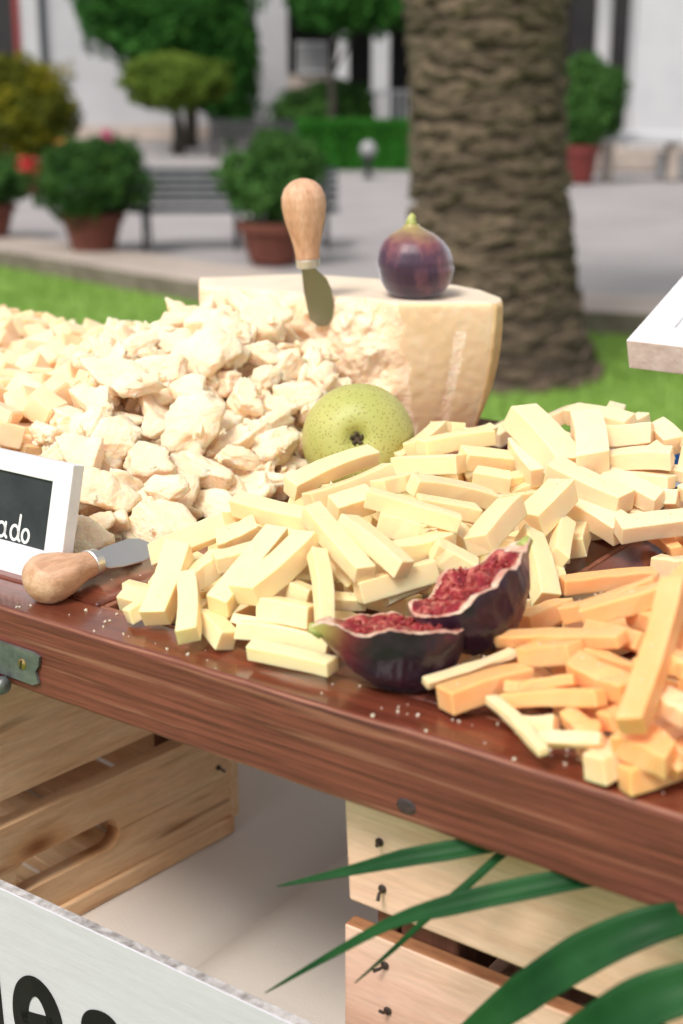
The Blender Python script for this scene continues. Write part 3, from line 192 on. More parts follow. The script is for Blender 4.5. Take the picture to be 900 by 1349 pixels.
CHUNKS=[(-0.2328,0.1329,0.0117,0.0235,0.0146,-32,1),(-0.2694,0.1224,0.0295,0.018,0.0208,-60,1),(-0.2483,0.0906,0.0103,0.0133,0.0133,40,1),(-0.2374,0.1888,0.0087,0.0163,0.0094,-10,1),(-0.273,0.1674,0.0366,0.0153,0.0113,-20,1),(-0.2522,0.1537,0.028,0.0145,0.0106,20,1),(-0.2628,0.1873,0.0307,0.0075,0.0155,60,1),(-0.2577,0.1995,0.0287,0.01,0.0176,50,1),(-0.2985,0.1688,0.0488,0.013,0.0145,60,1),(-0.2965,0.2011,0.0503,0.0102,0.0118,90,1),(-0.3253,0.2109,0.0736,0.0094,0.0172,85,1),(-0.2791,0.2176,0.0521,0.0215,0.0159,15,1),(-0.3176,0.1606,0.0554,0.0125,0.0115,30,1),(-0.2972,0.1353,0.0439,0.017,0.0136,-30,1),(-0.3236,0.2847,0.0798,0.022,0.0181,30,1),(-0.3051,0.248,0.0653,0.0133,0.0101,20,1),(-0.2876,0.2833,0.0589,0.0157,0.0157,-60,1),(-0.2953,0.3395,0.072,0.0124,0.0141,80,1),(-0.2506,0.2273,0.0321,0.0133,0.0077,-35,1),(-0.2486,0.2611,0.0326,0.0173,0.0121,20,1),(-0.2682,0.2861,0.0422,0.0151,0.0065,5,1),(-0.2352,0.2378,0.0152,0.0164,0.0087,15,1),(-0.243,0.2128,0.0139,0.0091,0.0076,0,1),(-0.3793,0.2795,0.088,0.0186,0.0118,10,1),(-0.3346,0.2537,0.0775,0.0135,0.0178,90,1),(-0.3414,0.2094,0.0782,0.0225,0.0126,-25,1),(-0.3318,0.3616,0.0983,0.0203,0.0139,10,1),(-0.5815,0.7413,0.0071,0.019,0.024,60,1),(-0.3349,0.3244,0.0928,0.0159,0.0119,0,1),(-0.3087,0.3277,0.0826,0.0141,0.0096,0,1),(-0.2708,0.3254,0.0501,0.0167,0.0105,0,1),(-0.2422,0.2748,0.0175,0.0133,0.009,-20,1),(-0.2834,0.11,0.0291,0.0085,0.0142,90,1),(-0.276,0.2078,0.0335,0.0112,0.0102,0,1),(-0.2672,0.266,0.0387,0.0117,0.009,0,1),(-0.332,0.1829,0.0672,0.0153,0.0102,-20,1),(-0.3649,0.2984,0.085,0.0142,0.0102,0,1),(-0.2795,0.248,0.046,0.0116,0.0132,70,1),(-0.2562,0.1379,0.0196,0.0086,0.011,70,1),(-0.3125,0.2965,0.0658,0.0122,0.01,0,1),(-0.2987,0.3191,0.0636,0.0112,0.0101,0,1),(-0.307,0.3893,0.0685,0.0118,0.0177,90,1),(-0.642,0.7872,0.0082,0.0216,0.0242,70,1),(-0.2744,0.3616,0.0592,0.0114,0.0171,80,1),(-0.7267,0.8345,0.008,0.0227,0.0154,0,1),(-0.2627,0.3359,0.0452,0.0123,0.0139,60,1),(-0.7018,0.8735,0.008,0.0202,0.0165,0,1),(-0.3237,0.3105,0.0791,0.0123,0.0112,0,1),(-0.2733,0.3051,0.0468,0.0121,0.0082,0,1),(-0.3193,0.132,0.0433,0.0123,0.0098,0,1),(-0.262,0.3396,0.0302,0.014,0.0112,0,1),(-0.2285,0.0944,0.0044,0.0091,0.0045,0,1),(-0.2434,0.0741,0.0081,0.0067,0.0058,0,1),(-0.319,0.3719,0.0776,0.0101,0.0086,134.0,0),(-0.4492,0.3838,0.0577,0.0141,0.0094,18.0,0),(-0.5024,0.3873,0.0661,0.0163,0.0139,128.0,0),(-0.4612,0.4048,0.0535,0.0147,0.01,115.0,0),(-0.5419,0.4584,0.0228,0.0157,0.0127,119.0,0),(-0.2957,0.3639,0.0618,0.0177,0.013,130.0,0),(-0.356,0.3352,0.0926,0.0163,0.0134,11.0,0),(-0.2746,0.0797,0.008,0.0178,0.0156,169.0,0),(-0.4977,0.4243,0.0531,0.0123,0.0109,51.0,0),(-0.4782,0.4507,0.0351,0.0108,0.0093,4.0,0),(-0.4221,0.3895,0.0789,0.0168,0.0133,62.0,0),(-0.4506,0.4483,0.033,0.0121,0.008,54.0,0),(-0.3557,0.2752,0.0732,0.0157,0.0116,25.0,0),(-0.3329,0.2395,0.0635,0.0121,0.0098,158.0,0),(-0.377,0.2543,0.0765,0.0128,0.0101,17.0,0),(-0.4534,0.3297,0.0673,0.0137,0.011,167.0,0),(-0.3209,0.2249,0.0565,0.0144,0.0129,6.0,0),(-0.4044,0.2935,0.0787,0.0165,0.0124,115.0,0),(-0.4718,0.4766,0.0128,0.0119,0.0096,70.0,0),(-0.3787,0.3467,0.0971,0.0133,0.0117,153.0,0),(-0.5712,0.451,0.0109,0.0155,0.0129,120.0,0),(-0.2953,0.2606,0.0462,0.0151,0.012,151.0,0),(-0.5045,0.4918,0.008,0.0146,0.0109,161.0,0),(-0.5199,0.4225,0.052,0.0136,0.0102,48.0,0),(-0.3545,0.3183,0.0851,0.0161,0.0107,120.0,0),(-0.2577,0.1643,0.0113,0.0187,0.0152,2.0,0),(-0.3049,0.0859,0.0185,0.0128,0.0105,29.0,0),(-0.4406,0.3052,0.0733,0.0124,0.0103,76.0,0),(-0.2519,0.3953,0.008,0.0174,0.0154,45.0,0),(-0.4086,0.3383,0.0887,0.0186,0.0149,70.0,0),(-0.2967,0.0712,0.0094,0.0171,0.0139,116.0,0),(-0.2697,0.1014,0.008,0.0188,0.0116,161.0,0),(-0.3889,0.3685,0.0967,0.0173,0.0134,36.0,0),(-0.4727,0.3747,0.0643,0.0105,0.0089,60.0,0),(-0.5637,0.4242,0.0321,0.0133,0.0086,66.0,0),(-0.4225,0.2918,0.0773,0.0102,0.0091,40.0,0),(-0.5373,0.4177,0.049,0.0103,0.0065,125.0,0),(-0.3942,0.3094,0.08,0.0147,0.0119,18.0,0),(-0.3215,0.2023,0.0527,0.0122,0.0085,78.0,0),(-0.5477,0.4817,0.008,0.0166,0.0108,60.0,0),(-0.3371,0.3845,0.0859,0.0168,0.0125,141.0,0),(-0.5878,0.4419,0.008,0.01,0.0083,105.0,0),(-0.4652,0.4598,0.0246,0.0101,0.0062,101.0,0),(-0.4279,0.3584,0.0808,0.0135,0.0096,107.0,0),(-0.496,0.4766,0.0169,0.0161,0.0122,17.0,0),(-0.2694,0.312,0.0275,0.0131,0.0097,69.0,0),(-0.5109,0.4545,0.0342,0.0173,0.012,108.0,0),(-0.5529,0.4426,0.0284,0.0111,0.0084,97.0,0),(-0.2673,0.3987,0.0272,0.0179,0.0154,23.0,0),(-0.3698,0.3647,0.0978,0.0122,0.0104,63.0,0),(-0.2958,0.3066,0.0461,0.0164,0.0111,78.0,0),(-0.3594,0.2071,0.0669,0.01,0.0085,139.0,0),(-0.3552,0.2271,0.0693,0.0167,0.0142,50.0,0),(-0.3564,0.3824,0.0934,0.0175,0.0138,81.0,0),(-0.2425,0.3369,0.008,0.0149,0.0101,10.0,0),(-0.3523,0.2516,0.0712,0.011,0.0077,84.0,0),(-0.2381,0.3036,0.008,0.011,0.0082,78.0,0),(-0.2991,0.1577,0.0339,0.0104,0.008,113.0,0),(-0.4143,0.3716,0.0882,0.0168,0.0107,178.0,0),(-0.2996,0.2264,0.0455,0.0115,0.0102,101.0,0),(-0.3223,0.1116,0.0319,0.017,0.0105,42.0,0),(-0.3015,0.1052,0.0238,0.0134,0.011,170.0,0),(-0.4516,0.4939,0.0089,0.0104,0.0067,120.0,0),(-0.4313,0.3358,0.0743,0.0132,0.0101,73.0,0),(-0.3421,0.2981,0.0687,0.0184,0.0129,165.0,0),(-0.2857,0.3416,0.0546,0.0118,0.0097,173.0,0),(-0.3739,0.2324,0.0739,0.0161,0.0113,10.0,0),(-0.3431,0.1981,0.0604,0.0108,0.007,25.0,0),(-0.4191,0.3148,0.0763,0.015,0.012,108.0,0),(-0.327,0.3992,0.0737,0.0128,0.0106,175.0,0),(-0.3287,0.3392,0.0824,0.0127,0.0114,38.0,0),(-0.278,0.1444,0.0219,0.018,0.0127,140.0,0),(-0.2779,0.3791,0.0484,0.0125,0.0081,47.0,0),(-0.397,0.2581,0.0783,0.0142,0.0121,74.0,0),(-0.3117,0.2742,0.056,0.0161,0.0129,53.0,0),(-0.2972,0.1821,0.0349,0.0121,0.0094,57.0,0),(-0.3323,0.2734,0.0655,0.0184,0.0115,87.0,0),(-0.317,0.1842,0.0463,0.0106,0.0082,17.0,0),(-0.2545,0.2354,0.014,0.0137,0.0086,44.0,0),(-0.2677,0.3584,0.0408,0.0164,0.0118,141.0,0),(-0.2994,0.123,0.0279,0.0147,0.0088,31.0,0),(-0.2525,0.2546,0.0142,0.0173,0.0117,63.0,0),(-0.31,0.3544,0.0708,0.0134,0.0119,127.0,0),(-0.479,0.4126,0.0561,0.0131,0.0086,156.0,0),(-0.4539,0.3572,0.0624,0.0164,0.0121,61.0,0),(-0.2628,0.3751,0.0326,0.0165,0.0102,37.0,0),(-0.2686,0.2222,0.0237,0.0109,0.0085,22.0,0),(-0.4759,0.3528,0.0658,0.0164,0.011,116.0,0),(-0.3314,0.1734,0.0497,0.0122,0.0089,3.0,0),(-0.3762,0.316,0.0866,0.0159,0.0124,125.0,0),(-0.3264,0.1508,0.0411,0.0117,0.0078,69.0,0),(-0.5297,0.4739,0.0147,0.0137,0.0084,164.0,0),(-0.4942,0.367,0.0686,0.0139,0.0091,86.0,0),(-0.5628,0.468,0.008,0.015,0.0093,27.0,0),(-0.2469,0.3632,0.0083,0.0111,0.0097,6.0,0),(-0.3487,0.1726,0.0556,0.0175,0.0154,9.0,0),(-0.45,0.4203,0.0449,0.0187,0.0164,28.0,0),(-0.2605,0.2799,0.0218,0.0134,0.0092,72.0,0),(-0.4876,0.4375,0.0452,0.0119,0.0103,64.0,0),(-0.5224,0.4058,0.0584,0.0128,0.0097,145.0,0),(-0.3541,0.3529,0.0955,0.0111,0.0092,137.0,0),(-0.5242,0.4388,0.0422,0.0157,0.0117,68.0,0),(-0.4342,0.3958,0.067,0.0114,0.0083,178.0,0),(-0.4705,0.4959,0.008,0.0102,0.0087,147.0,0),(-0.3959,0.399,0.0864,0.0115,0.0081,148.0,0),(-0.2697,0.2415,0.027,0.0183,0.0124,176.0,0),(-0.2469,0.1497,0.008,0.012,0.0073,49.0,0),(-0.3897,0.3309,0.0921,0.0177,0.0107,1.0,0),(-0.2609,0.1218,0.008,0.0157,0.0139,67.0,0),(-0.2559,0.3013,0.0173,0.0186,0.0135,118.0,0),(-0.3591,0.3993,0.0874,0.013,0.0117,129.0,0),(-0.5139,0.4694,0.0222,0.0101,0.0072,141.0,0),(-0.4513,0.4779,0.018,0.0108,0.0078,35.0,0),(-0.5748,0.4347,0.0185,0.015,0.0123,133.0,0),(-0.4721,0.3317,0.0619,0.018,0.0125,10.0,0),(-0.4747,0.3933,0.0614,0.0165,0.0118,106.0,0),(-0.344,0.152,0.0475,0.0173,0.0107,164.0,0),(-0.2865,0.3983,0.0458,0.013,0.0085,118.0,0),(-0.3802,0.3857,0.0943,0.0132,0.011,104.0,0),(-0.257,0.1852,0.0119,0.0127,0.0079,66.0,0),(-0.3216,0.2574,0.0602,0.0148,0.01,169.0,0),(-0.4823,0.4663,0.0241,0.0138,0.0115,161.0,0),(-0.252,0.3196,0.0125,0.0165,0.0101,97.0,0),(-0.5046,0.4088,0.0598,0.0157,0.012,162.0,0),(-0.4118,0.275,0.0786,0.0151,0.0105,146.0,0),(-0.4376,0.3778,0.0709,0.0183,0.0122,4.0,0),(-0.2834,0.2298,0.0356,0.0158,0.0109,22.0,0),(-0.2858,0.2793,0.0406,0.0128,0.0089,162.0,0),(-0.3904,0.2411,0.0767,0.0108,0.0084,110.0,0),(-0.4642,0.4371,0.0396,0.0107,0.0085,100.0,0),(-0.2563,0.3577,0.0248,0.0184,0.0123,99.0,0),(-0.2975,0.0512,0.008,0.0147,0.0104,2.0,0),(-0.404,0.3576,0.0934,0.0153,0.0122,134.0,0),(-0.2869,0.0962,0.0145,0.0107,0.0078,172.0,0),(-0.382,0.2962,0.0777,0.0171,0.0111,69.0,0),(-0.3442,0.3713,0.072,0.0189,0.0167,26.0,0),(-0.3304,0.1357,0.0192,0.0111,0.0084,42.0,0),(-0.5415,0.4136,0.0291,0.0149,0.0092,35.0,0),(-0.2737,0.1913,0.008,0.0109,0.0079,4.0,0),(-0.4045,0.3081,0.0579,0.0169,0.0147,30.0,0),(-0.3301,0.2147,0.0388,0.0144,0.0091,162.0,0),(-0.2815,0.2254,0.0137,0.0129,0.0095,3.0,0),(-0.5899,0.4276,0.008,0.0156,0.0126,43.0,0),(-0.3725,0.2601,0.0562,0.0145,0.0119,67.0,0),(-0.4416,0.3999,0.0382,0.0155,0.0139,158.0,0),(-0.3037,0.2523,0.0307,0.0126,0.0101,158.0,0),(-0.2813,0.3368,0.0298,0.0115,0.0098,143.0,0),(-0.352,0.1587,0.0322,0.0135,0.0119,69.0,0),(-0.3759,0.2238,0.053,0.0171,0.0145,78.0,0),(-0.2593,0.29,0.008,0.0102,0.0074,63.0,0),(-0.3131,0.1563,0.0186,0.0112,0.0067,43.0,0),(-0.3632,0.1814,0.0418,0.0122,0.0085,12.0,0),(-0.2893,0.0627,0.008,0.0144,0.0123,54.0,0),(-0.288,0.1343,0.008,0.0173,0.0139,167.0,0),(-0.2466,0.1653,0.008,0.012,0.0076,19.0,0),(-0.3953,0.2458,0.0573,0.0103,0.0082,117.0,0),(-0.4599,0.4602,0.008,0.0131,0.0109,110.0,0),(-0.2424,0.3242,0.008,0.0161,0.0142,99.0,0),(-0.2808,0.1615,0.008,0.0154,0.0105,161.0,0),(-0.2607,0.1247,0.008,0.0131,0.0096,65.0,0),(-0.3121,0.3414,0.0505,0.017,0.013,28.0,0),(-0.2874,0.2818,0.0217,0.0178,0.0147,170.0,0),(-0.4803,0.4242,0.0312,0.0181,0.0142,77.0,0),(-0.4866,0.3998,0.042,0.0176,0.0134,93.0,0),(-0.3735,0.3228,0.0701,0.0114,0.0092,2.0,0),(-0.5174,0.4879,0.008,0.0114,0.0079,21.0,0),(-0.3781,0.2879,0.0575,0.014,0.0097,99.0,0),(-0.5219,0.395,0.0418,0.017,0.0146,160.0,0),(-0.2868,0.3667,0.0375,0.0124,0.0084,85.0,0),(-0.4347,0.3637,0.0555,0.0118,0.0076,132.0,0),(-0.4132,0.3741,0.0684,0.012,0.01,171.0,0),(-0.4501,0.4914,0.008,0.0173,0.0105,53.0,0),(-0.4342,0.2965,0.0552,0.0181,0.0152,79.0,0),(-0.3441,0.2893,0.0497,0.0118,0.0076,95.0,0),(-0.4996,0.3659,0.0489,0.018,0.0145,149.0,0),(-0.3324,0.3283,0.0607,0.013,0.0081,99.0,0),(-0.3047,0.1857,0.0202,0.011,0.0072,23.0,0),(-0.3296,0.1056,0.0116,0.0111,0.0097,166.0,0),(-0.4636,0.3125,0.0457,0.0119,0.0085,173.0,0),(-0.3427,0.24,0.0472,0.0159,0.0115,25.0,0),(-0.2834,0.0963,0.008,0.0123,0.0077,42.0,0),(-0.2395,0.262,0.008,0.0127,0.0109,136.0,0),(-0.3739,0.3728,0.0772,0.0189,0.0166,54.0,0),(-0.4168,0.268,0.058,0.0152,0.0118,154.0,0),(-0.3198,0.2895,0.0399,0.0173,0.0153,162.0,0),(-0.3972,0.3948,0.0681,0.0155,0.0095,113.0,0),(-0.352,0.3961,0.0672,0.0148,0.0131,141.0,0),(-0.2641,0.2443,0.008,0.0144,0.0124,65.0,0),(-0.4348,0.335,0.0513,0.0142,0.0088,167.0,0),(-0.5418,0.4505,0.0085,0.0172,0.0134,129.0,0),(-0.3209,0.388,0.0546,0.017,0.012,129.0,0),(-0.3062,0.2253,0.0291,0.0137,0.0123,170.0,0),(-0.4564,0.3473,0.0435,0.012,0.0095,26.0,0),(-0.2615,0.3504,0.012,0.0176,0.012,175.0,0),(-0.2456,0.1959,0.008,0.0125,0.0101,30.0,0),(-0.4141,0.3452,0.0678,0.0114,0.0074,159.0,0),(-0.4794,0.4905,0.008,0.0165,0.0139,170.0,0),(-0.4919,0.449,0.0183,0.013,0.0104,133.0,0),(-0.5181,0.4392,0.0233,0.0184,0.0111,25.0,0),(-0.2754,0.3991,0.0162,0.0151,0.0115,4.0,0),(-0.2796,0.3065,0.0154,0.0171,0.0103,172.0,0),(-0.3028,0.3151,0.0295,0.0126,0.009,92.0,0),(-0.5649,0.4203,0.0131,0.011,0.0077,118.0,0),(-0.5745,0.4516,0.008,0.0138,0.0086,159.0,0),(-0.2534,0.3772,0.008,0.013,0.0094,174.0,0),(-0.316,0.0807,0.008,0.0163,0.0104,165.0,0),(-0.4602,0.3788,0.0394,0.01,0.0089,153.0,0),(-0.2989,0.3961,0.033,0.0107,0.0086,99.0,0),(-0.4805,0.3372,0.045,0.017,0.013,158.0,0),(-0.3274,0.2618,0.0431,0.0162,0.0105,177.0,0),(-0.3356,0.1805,0.0333,0.0125,0.011,15.0,0),(-0.4555,0.4323,0.0187,0.0106,0.0069,177.0,0),(-0.3597,0.3449,0.0756,0.0164,0.014,28.0,0),(-0.2401,0.2315,0.008,0.0174,0.0138,72.0,0),(-0.5082,0.4167,0.0363,0.0105,0.008,160.0,0),(-0.3548,0.2091,0.0462,0.0144,0.0096,19.0,0),(-0.546,0.4829,0.008,0.0114,0.0087,121.0,0),(-0.3047,0.1129,0.008,0.0178,0.0137,24.0,0),(-0.3898,0.3514,0.0766,0.0174,0.0122,29.0,0)]
CUBES=[(-0.3647,0.1308,0.0501,0.0092),(-0.522,0.288,0.0551,0.0103),(-0.3692,0.1696,0.061,0.0098),(-0.6172,0.4203,0.0529,0.0098),(-0.3921,0.2082,0.061,0.0093),(-0.614,0.3851,0.0599,0.0109),(-0.6091,0.3108,0.0611,0.0089),(-0.4987,0.3442,0.061,0.0095),(-0.4245,0.1494,0.0591,0.0112),(-0.531,0.2525,0.0595,0.0097),(-0.4525,0.2992,0.061,0.0103),(-0.4725,0.2654,0.061,0.0107),(-0.3664,0.2061,0.061,0.0106),(-0.7122,0.3824,0.0593,0.0094),(-0.5432,0.3674,0.061,0.0104),(-0.4072,0.134,0.0549,0.011),(-0.4546,0.1885,0.061,0.0108),(-0.4697,0.2075,0.061,0.0096),(-0.616,0.457,0.0404,0.0091),(-0.6745,0.4079,0.0588,0.011),(-0.539,0.3343,0.061,0.0093),(-0.4444,0.2359,0.061,0.0091),(-0.5882,0.3647,0.0572,0.0098),(-0.7018,0.4248,0.0518,0.0091),(-0.6324,0.3324,0.0656,0.0112),(-0.5793,0.2704,0.0523,0.0102),(-0.7158,0.4853,0.0258,0.011),(-0.5918,0.4582,0.0353,0.0108),(-0.3911,0.1716,0.061,0.01),(-0.4078,0.2533,0.061,0.0103),(-0.7196,0.4033,0.0541,0.0102),(-0.4943,0.236,0.0596,0.0089),(-0.6702,0.4655,0.04,0.0092),(-0.7294,0.4475,0.0392,0.0099),(-0.7353,0.4987,0.0146,0.0105),(-0.735,0.4747,0.0266,0.0096),(-0.5698,0.382,0.0502,0.0089),(-0.445,0.2674,0.061,0.0104),(-0.4205,0.2131,0.061,0.0105),(-0.5903,0.4,0.0526,0.0103),(-0.7776,0.4362,0.0278,0.0109),(-0.6861,0.449,0.0457,0.0095),(-0.383,0.1434,0.0578,0.0095),(-0.5385,0.3122,0.0575,0.0099),(-0.4983,0.3774,0.061,0.0099),(-0.5012,0.2075,0.0603,0.0092),(-0.5617,0.3257,0.0502,0.0108),(-0.501,0.305,0.061,0.0097),(-0.6784,0.3716,0.0647,0.0095),(-0.6308,0.3659,0.0644,0.0111),(-0.5193,0.4041,0.061,0.0095),(-0.4729,0.3281,0.061,0.0099),(-0.5472,0.4126,0.0518,0.01),(-0.6408,0.4022,0.0598,0.0109),(-0.6444,0.4954,0.0255,0.0104),(-0.5505,0.2444,0.0588,0.0104),(-0.5926,0.4274,0.0463,0.0092),(-0.6749,0.5173,0.0132,0.0099),(-0.7802,0.4796,0.0093,0.0095),(-0.6985,0.4691,0.0361,0.01),(-0.689,0.4948,0.0248,0.0099),(-0.7547,0.4368,0.0358,0.0093),(-0.4245,0.2787,0.061,0.0093),(-0.5904,0.3024,0.0564,0.0111),(-0.4749,0.2296,0.061,0.0101),(-0.3912,0.1107,0.0448,0.0111),(-0.5426,0.274,0.0565,0.0106),(-0.4951,0.274,0.0573,0.0103),(-0.3901,0.2305,0.061,0.0096),(-0.4246,0.1714,0.061,0.009),(-0.6539,0.5191,0.0124,0.0092),(-0.649,0.4654,0.0401,0.0093),(-0.6003,0.3385,0.0609,0.0107),(-0.523,0.3821,0.061,0.0101),(-0.4326,0.1962,0.061,0.0092),(-0.6632,0.427,0.0541,0.011),(-0.5177,0.3331,0.061,0.0091),(-0.7001,0.5133,0.0132,0.0104),(-0.7426,0.42,0.0445,0.0102),(-0.5687,0.3449,0.0528,0.0094),(-0.4475,0.1631,0.0588,0.0105),(-0.5699,0.2922,0.0505,0.0092),(-0.6615,0.3553,0.0666,0.0097),(-0.7971,0.4497,0.0146,0.0107),(-0.6029,0.4825,0.0269,0.0102),(-0.7629,0.4547,0.0266,0.0108),(-0.7528,0.4847,0.0168,0.0097),(-0.6206,0.4928,0.0247,0.0097),(-0.4754,0.3012,0.061,0.0091),(-0.695,0.3989,0.059,0.0089),(-0.5127,0.3596,0.061,0.0112),(-0.6691,0.4898,0.0287,0.0095),(-0.6448,0.4406,0.0494,0.011),(-0.5673,0.4286,0.0391,0.0106),(-0.6536,0.3769,0.0646,0.0105),(-0.507,0.2569,0.059,0.0093),(-0.4098,0.193,0.061,0.0107),(-0.3639,0.1092,0.0405,0.0112),(-0.4761,0.1868,0.0566,0.0098),(-0.4278,0.2479,0.061,0.0111),(-0.7074,0.4477,0.0435,0.0096),(-0.5416,0.391,0.061,0.0099),(-0.5867,0.3235,0.0574,0.0093),(-0.6308,0.4762,0.034,0.0093),(-0.4459,0.2138,0.061,0.0095),(-0.4799,0.3586,0.061,0.0093),(-0.4122,0.2326,0.061,0.0111),(-0.6133,0.3545,0.0629,0.0105),(-0.3785,0.188,0.061,0.0101),(-0.5265,0.2295,0.0608,0.0108),(-0.4632,0.2471,0.061,0.0107),(-0.4519,0.3199,0.061,0.0099),(-0.572,0.4086,0.0458,0.009),(-0.7229,0.4273,0.0473,0.0092),(-0.653,0.3329,0.0668,0.0111),(-0.4504,0.1799,0.041,0.0108),(-0.6591,0.3858,0.0434,0.0093),(-0.4238,0.2198,0.041,0.0101),(-0.6033,0.4321,0.0271,0.0102),(-0.5456,0.407,0.0347,0.0107),(-0.5281,0.2423,0.0403,0.0096),(-0.4833,0.3123,0.041,0.011),(-0.6603,0.3523,0.0467,0.0105),(-0.773,0.4637,0.009,0.01),(-0.6913,0.486,0.0091,0.0099),(-0.5497,0.3751,0.0403,0.0105),(-0.7405,0.4777,0.009,0.0092),(-0.5722,0.3603,0.0332,0.009),(-0.6464,0.4672,0.0192,0.0091),(-0.5739,0.2852,0.031,0.0106),(-0.3948,0.208,0.041,0.0111),(-0.5047,0.2126,0.0406,0.0089),(-0.4552,0.2885,0.041,0.0102),(-0.4766,0.2548,0.041,0.0095),(-0.3605,0.1241,0.0263,0.0099),(-0.7082,0.4321,0.0286,0.0094),(-0.5381,0.3025,0.0338,0.01),(-0.4437,0.2559,0.041,0.0107),(-0.643,0.4375,0.0303,0.0099),(-0.695,0.3922,0.0403,0.0091),(-0.5184,0.3474,0.041,0.0093),(-0.7069,0.5154,0.009,0.0105),(-0.5498,0.2712,0.0363,0.009),(-0.4904,0.336,0.041,0.0098),(-0.4207,0.1416,0.0367,0.009),(-0.3807,0.1829,0.041,0.0108),(-0.7084,0.4608,0.0182,0.0094),(-0.5739,0.32,0.0337,0.0097),(-0.4577,0.2059,0.041,0.0098),(-0.5628,0.3947,0.0288,0.0107),(-0.5771,0.4134,0.0262,0.0106),(-0.3782,0.1601,0.041,0.0102),(-0.6222,0.4085,0.0366,0.0103),(-0.8062,0.454,0.009,0.0096),(-0.4804,0.1863,0.0371,0.0095),(-0.6052,0.3228,0.0414,0.0093),(-0.6709,0.5135,0.009,0.01),(-0.5831,0.3813,0.034,0.0101),(-0.6863,0.4129,0.0368,0.011),(-0.4341,0.277,0.041,0.0112),(-0.3892,0.1229,0.0301,0.0101),(-0.6354,0.316,0.045,0.0095),(-0.5077,0.2656,0.0381,0.0101),(-0.4733,0.2229,0.041,0.0095),(-0.6073,0.3742,0.0403,0.0099),(-0.6485,0.4993,0.009,0.0089),(-0.4941,0.2925,0.0378,0.0104),(-0.3773,0.1062,0.0214,0.011),(-0.6578,0.4209,0.0359,0.0095),(-0.5969,0.348,0.0401,0.009),(-0.5389,0.3373,0.041,0.0097),(-0.4099,0.1864,0.041,0.0088),(-0.6623,0.45,0.0264,0.0095),(-0.7437,0.4088,0.027,0.0107),(-0.6681,0.4768,0.0151,0.0099),(-0.6327,0.3644,0.0447,0.0099),(-0.426,0.1685,0.041,0.0106),(-0.5198,0.3142,0.041,0.0091),(-0.7244,0.4973,0.009,0.0092),(-0.7534,0.4401,0.0151,0.0101),(-0.6171,0.4574,0.0204,0.0089),(-0.417,0.2548,0.041,0.0105),(-0.6405,0.3378,0.0463,0.0091),(-0.7183,0.3835,0.038,0.0105),(-0.5588,0.2494,0.0376,0.0102),(-0.5235,0.3909,0.041,0.009),(-0.3613,0.1454,0.0349,0.0103),(-0.7183,0.4063,0.0337,0.0108),(-0.5167,0.2897,0.0348,0.0104),(-0.595,0.2937,0.0362,0.0107),(-0.6855,0.3568,0.0454,0.0095),(-0.4513,0.2276,0.041,0.0101),(-0.4961,0.239,0.0397,0.0097),(-0.5794,0.4365,0.0201,0.0091),(-0.7285,0.4468,0.0196,0.0093),(-0.762,0.4973,0.009,0.0099),(-0.4977,0.3573,0.041,0.0102),(-0.6162,0.2981,0.0407,0.01),(-0.4025,0.2357,0.041,0.0104),(-0.4425,0.1522,0.0365,0.0108),(-0.6321,0.3881,0.0417,0.0093),(-0.6236,0.4776,0.0126,0.0101),(-0.6908,0.4493,0.0251,0.0111),(-0.7762,0.4371,0.009,0.0109),(-0.3953,0.1429,0.0384,0.0096),(-0.6011,0.3974,0.0355,0.0099),(-0.5939,0.4571,0.0163,0.0096),(-0.5601,0.3417,0.0339,0.0093),(-0.4612,0.3134,0.041,0.0096),(-0.4011,0.1644,0.041,0.0107),(-0.4758,0.279,0.041,0.0109),(-0.6516,0.5249,0.009,0.0104),(-0.435,0.1978,0.041,0.0101)]
# ================================================================== materials
GL=dict()
grass_m=mnoise('grass_ground',(.09,.18,.022),(.17,.31,.045),scale=1.6,rough=.9,bs=.4,bd=.02,c3=(.16,.30,.05),sscale=40)
blade_m=mnoise('grass_blade',(.13,.25,.03),(.23,.38,.06),scale=1.1,rough=.6,bs=0,c3=(.22,.36,.08))
pave_m=mnoise('pavement',(.29,.27,.27),(.35,.33,.33),scale=.8,rough=.85,bs=.3,bd=.01,sscale=60)
kerb_m=mnoise('kerb_stone',(.36,.30,.26),(.46,.39,.34),scale=2.5,rough=.8,bs=.4,bd=.01,rand=.1)
soil_m=mnoise('kerb_side',(.12,.10,.07),(.2,.17,.13),scale=6,rough=.9,bs=.5,bd=.02)
wall_m=mnoise('white_render',(.43,.43,.455),(.48,.48,.505),scale=1.2,rough=.8,bs=.2,bd=.01)
white_m=mnoise('white_paint_far',(.50,.51,.535),(.56,.56,.58),scale=2,rough=.5,bs=.1,bd=.004)
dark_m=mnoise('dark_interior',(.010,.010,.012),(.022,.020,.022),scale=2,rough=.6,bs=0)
redtrim_m=mnoise('red_trim',(.20,.02,.02),(.28,.03,.03),scale=4,rough=.6,bs=0)
iron_m=mnoise('black_iron',(.012,.012,.014),(.025,.025,.028),scale=20,rough=.45,bs=.1)
slat_m=mnoise('grey_green_slat',(.028,.038,.045),(.05,.062,.07),scale=6,rough=.7,bs=.1,rand=.12,spec=.15)
terra_m=mnoise('terracotta',(.11,.032,.020),(.17,.05,.032),scale=4,rough=.8,bs=.3,bd=.004,rand=.08)
redpot_m=mnoise('red_pot',(.13,.018,.014),(.17,.025,.02),scale=4,rough=.5,bs=.1)
glass_m=mnoise('globe_glass',(.28,.28,.29),(.34,.34,.35),scale=4,rough=.25,bs=0)
def leafmat(name,c1,c2,c3,scale=1.5):
    return mnoise(name,c1,c2,scale=scale,rough=.7,bs=0,c3=c3,detail=6,spec=.12)
leaf_dark=leafmat('leaf_dark',(.010,.034,.007),(.028,.08,.015),(.07,.15,.028),4.)
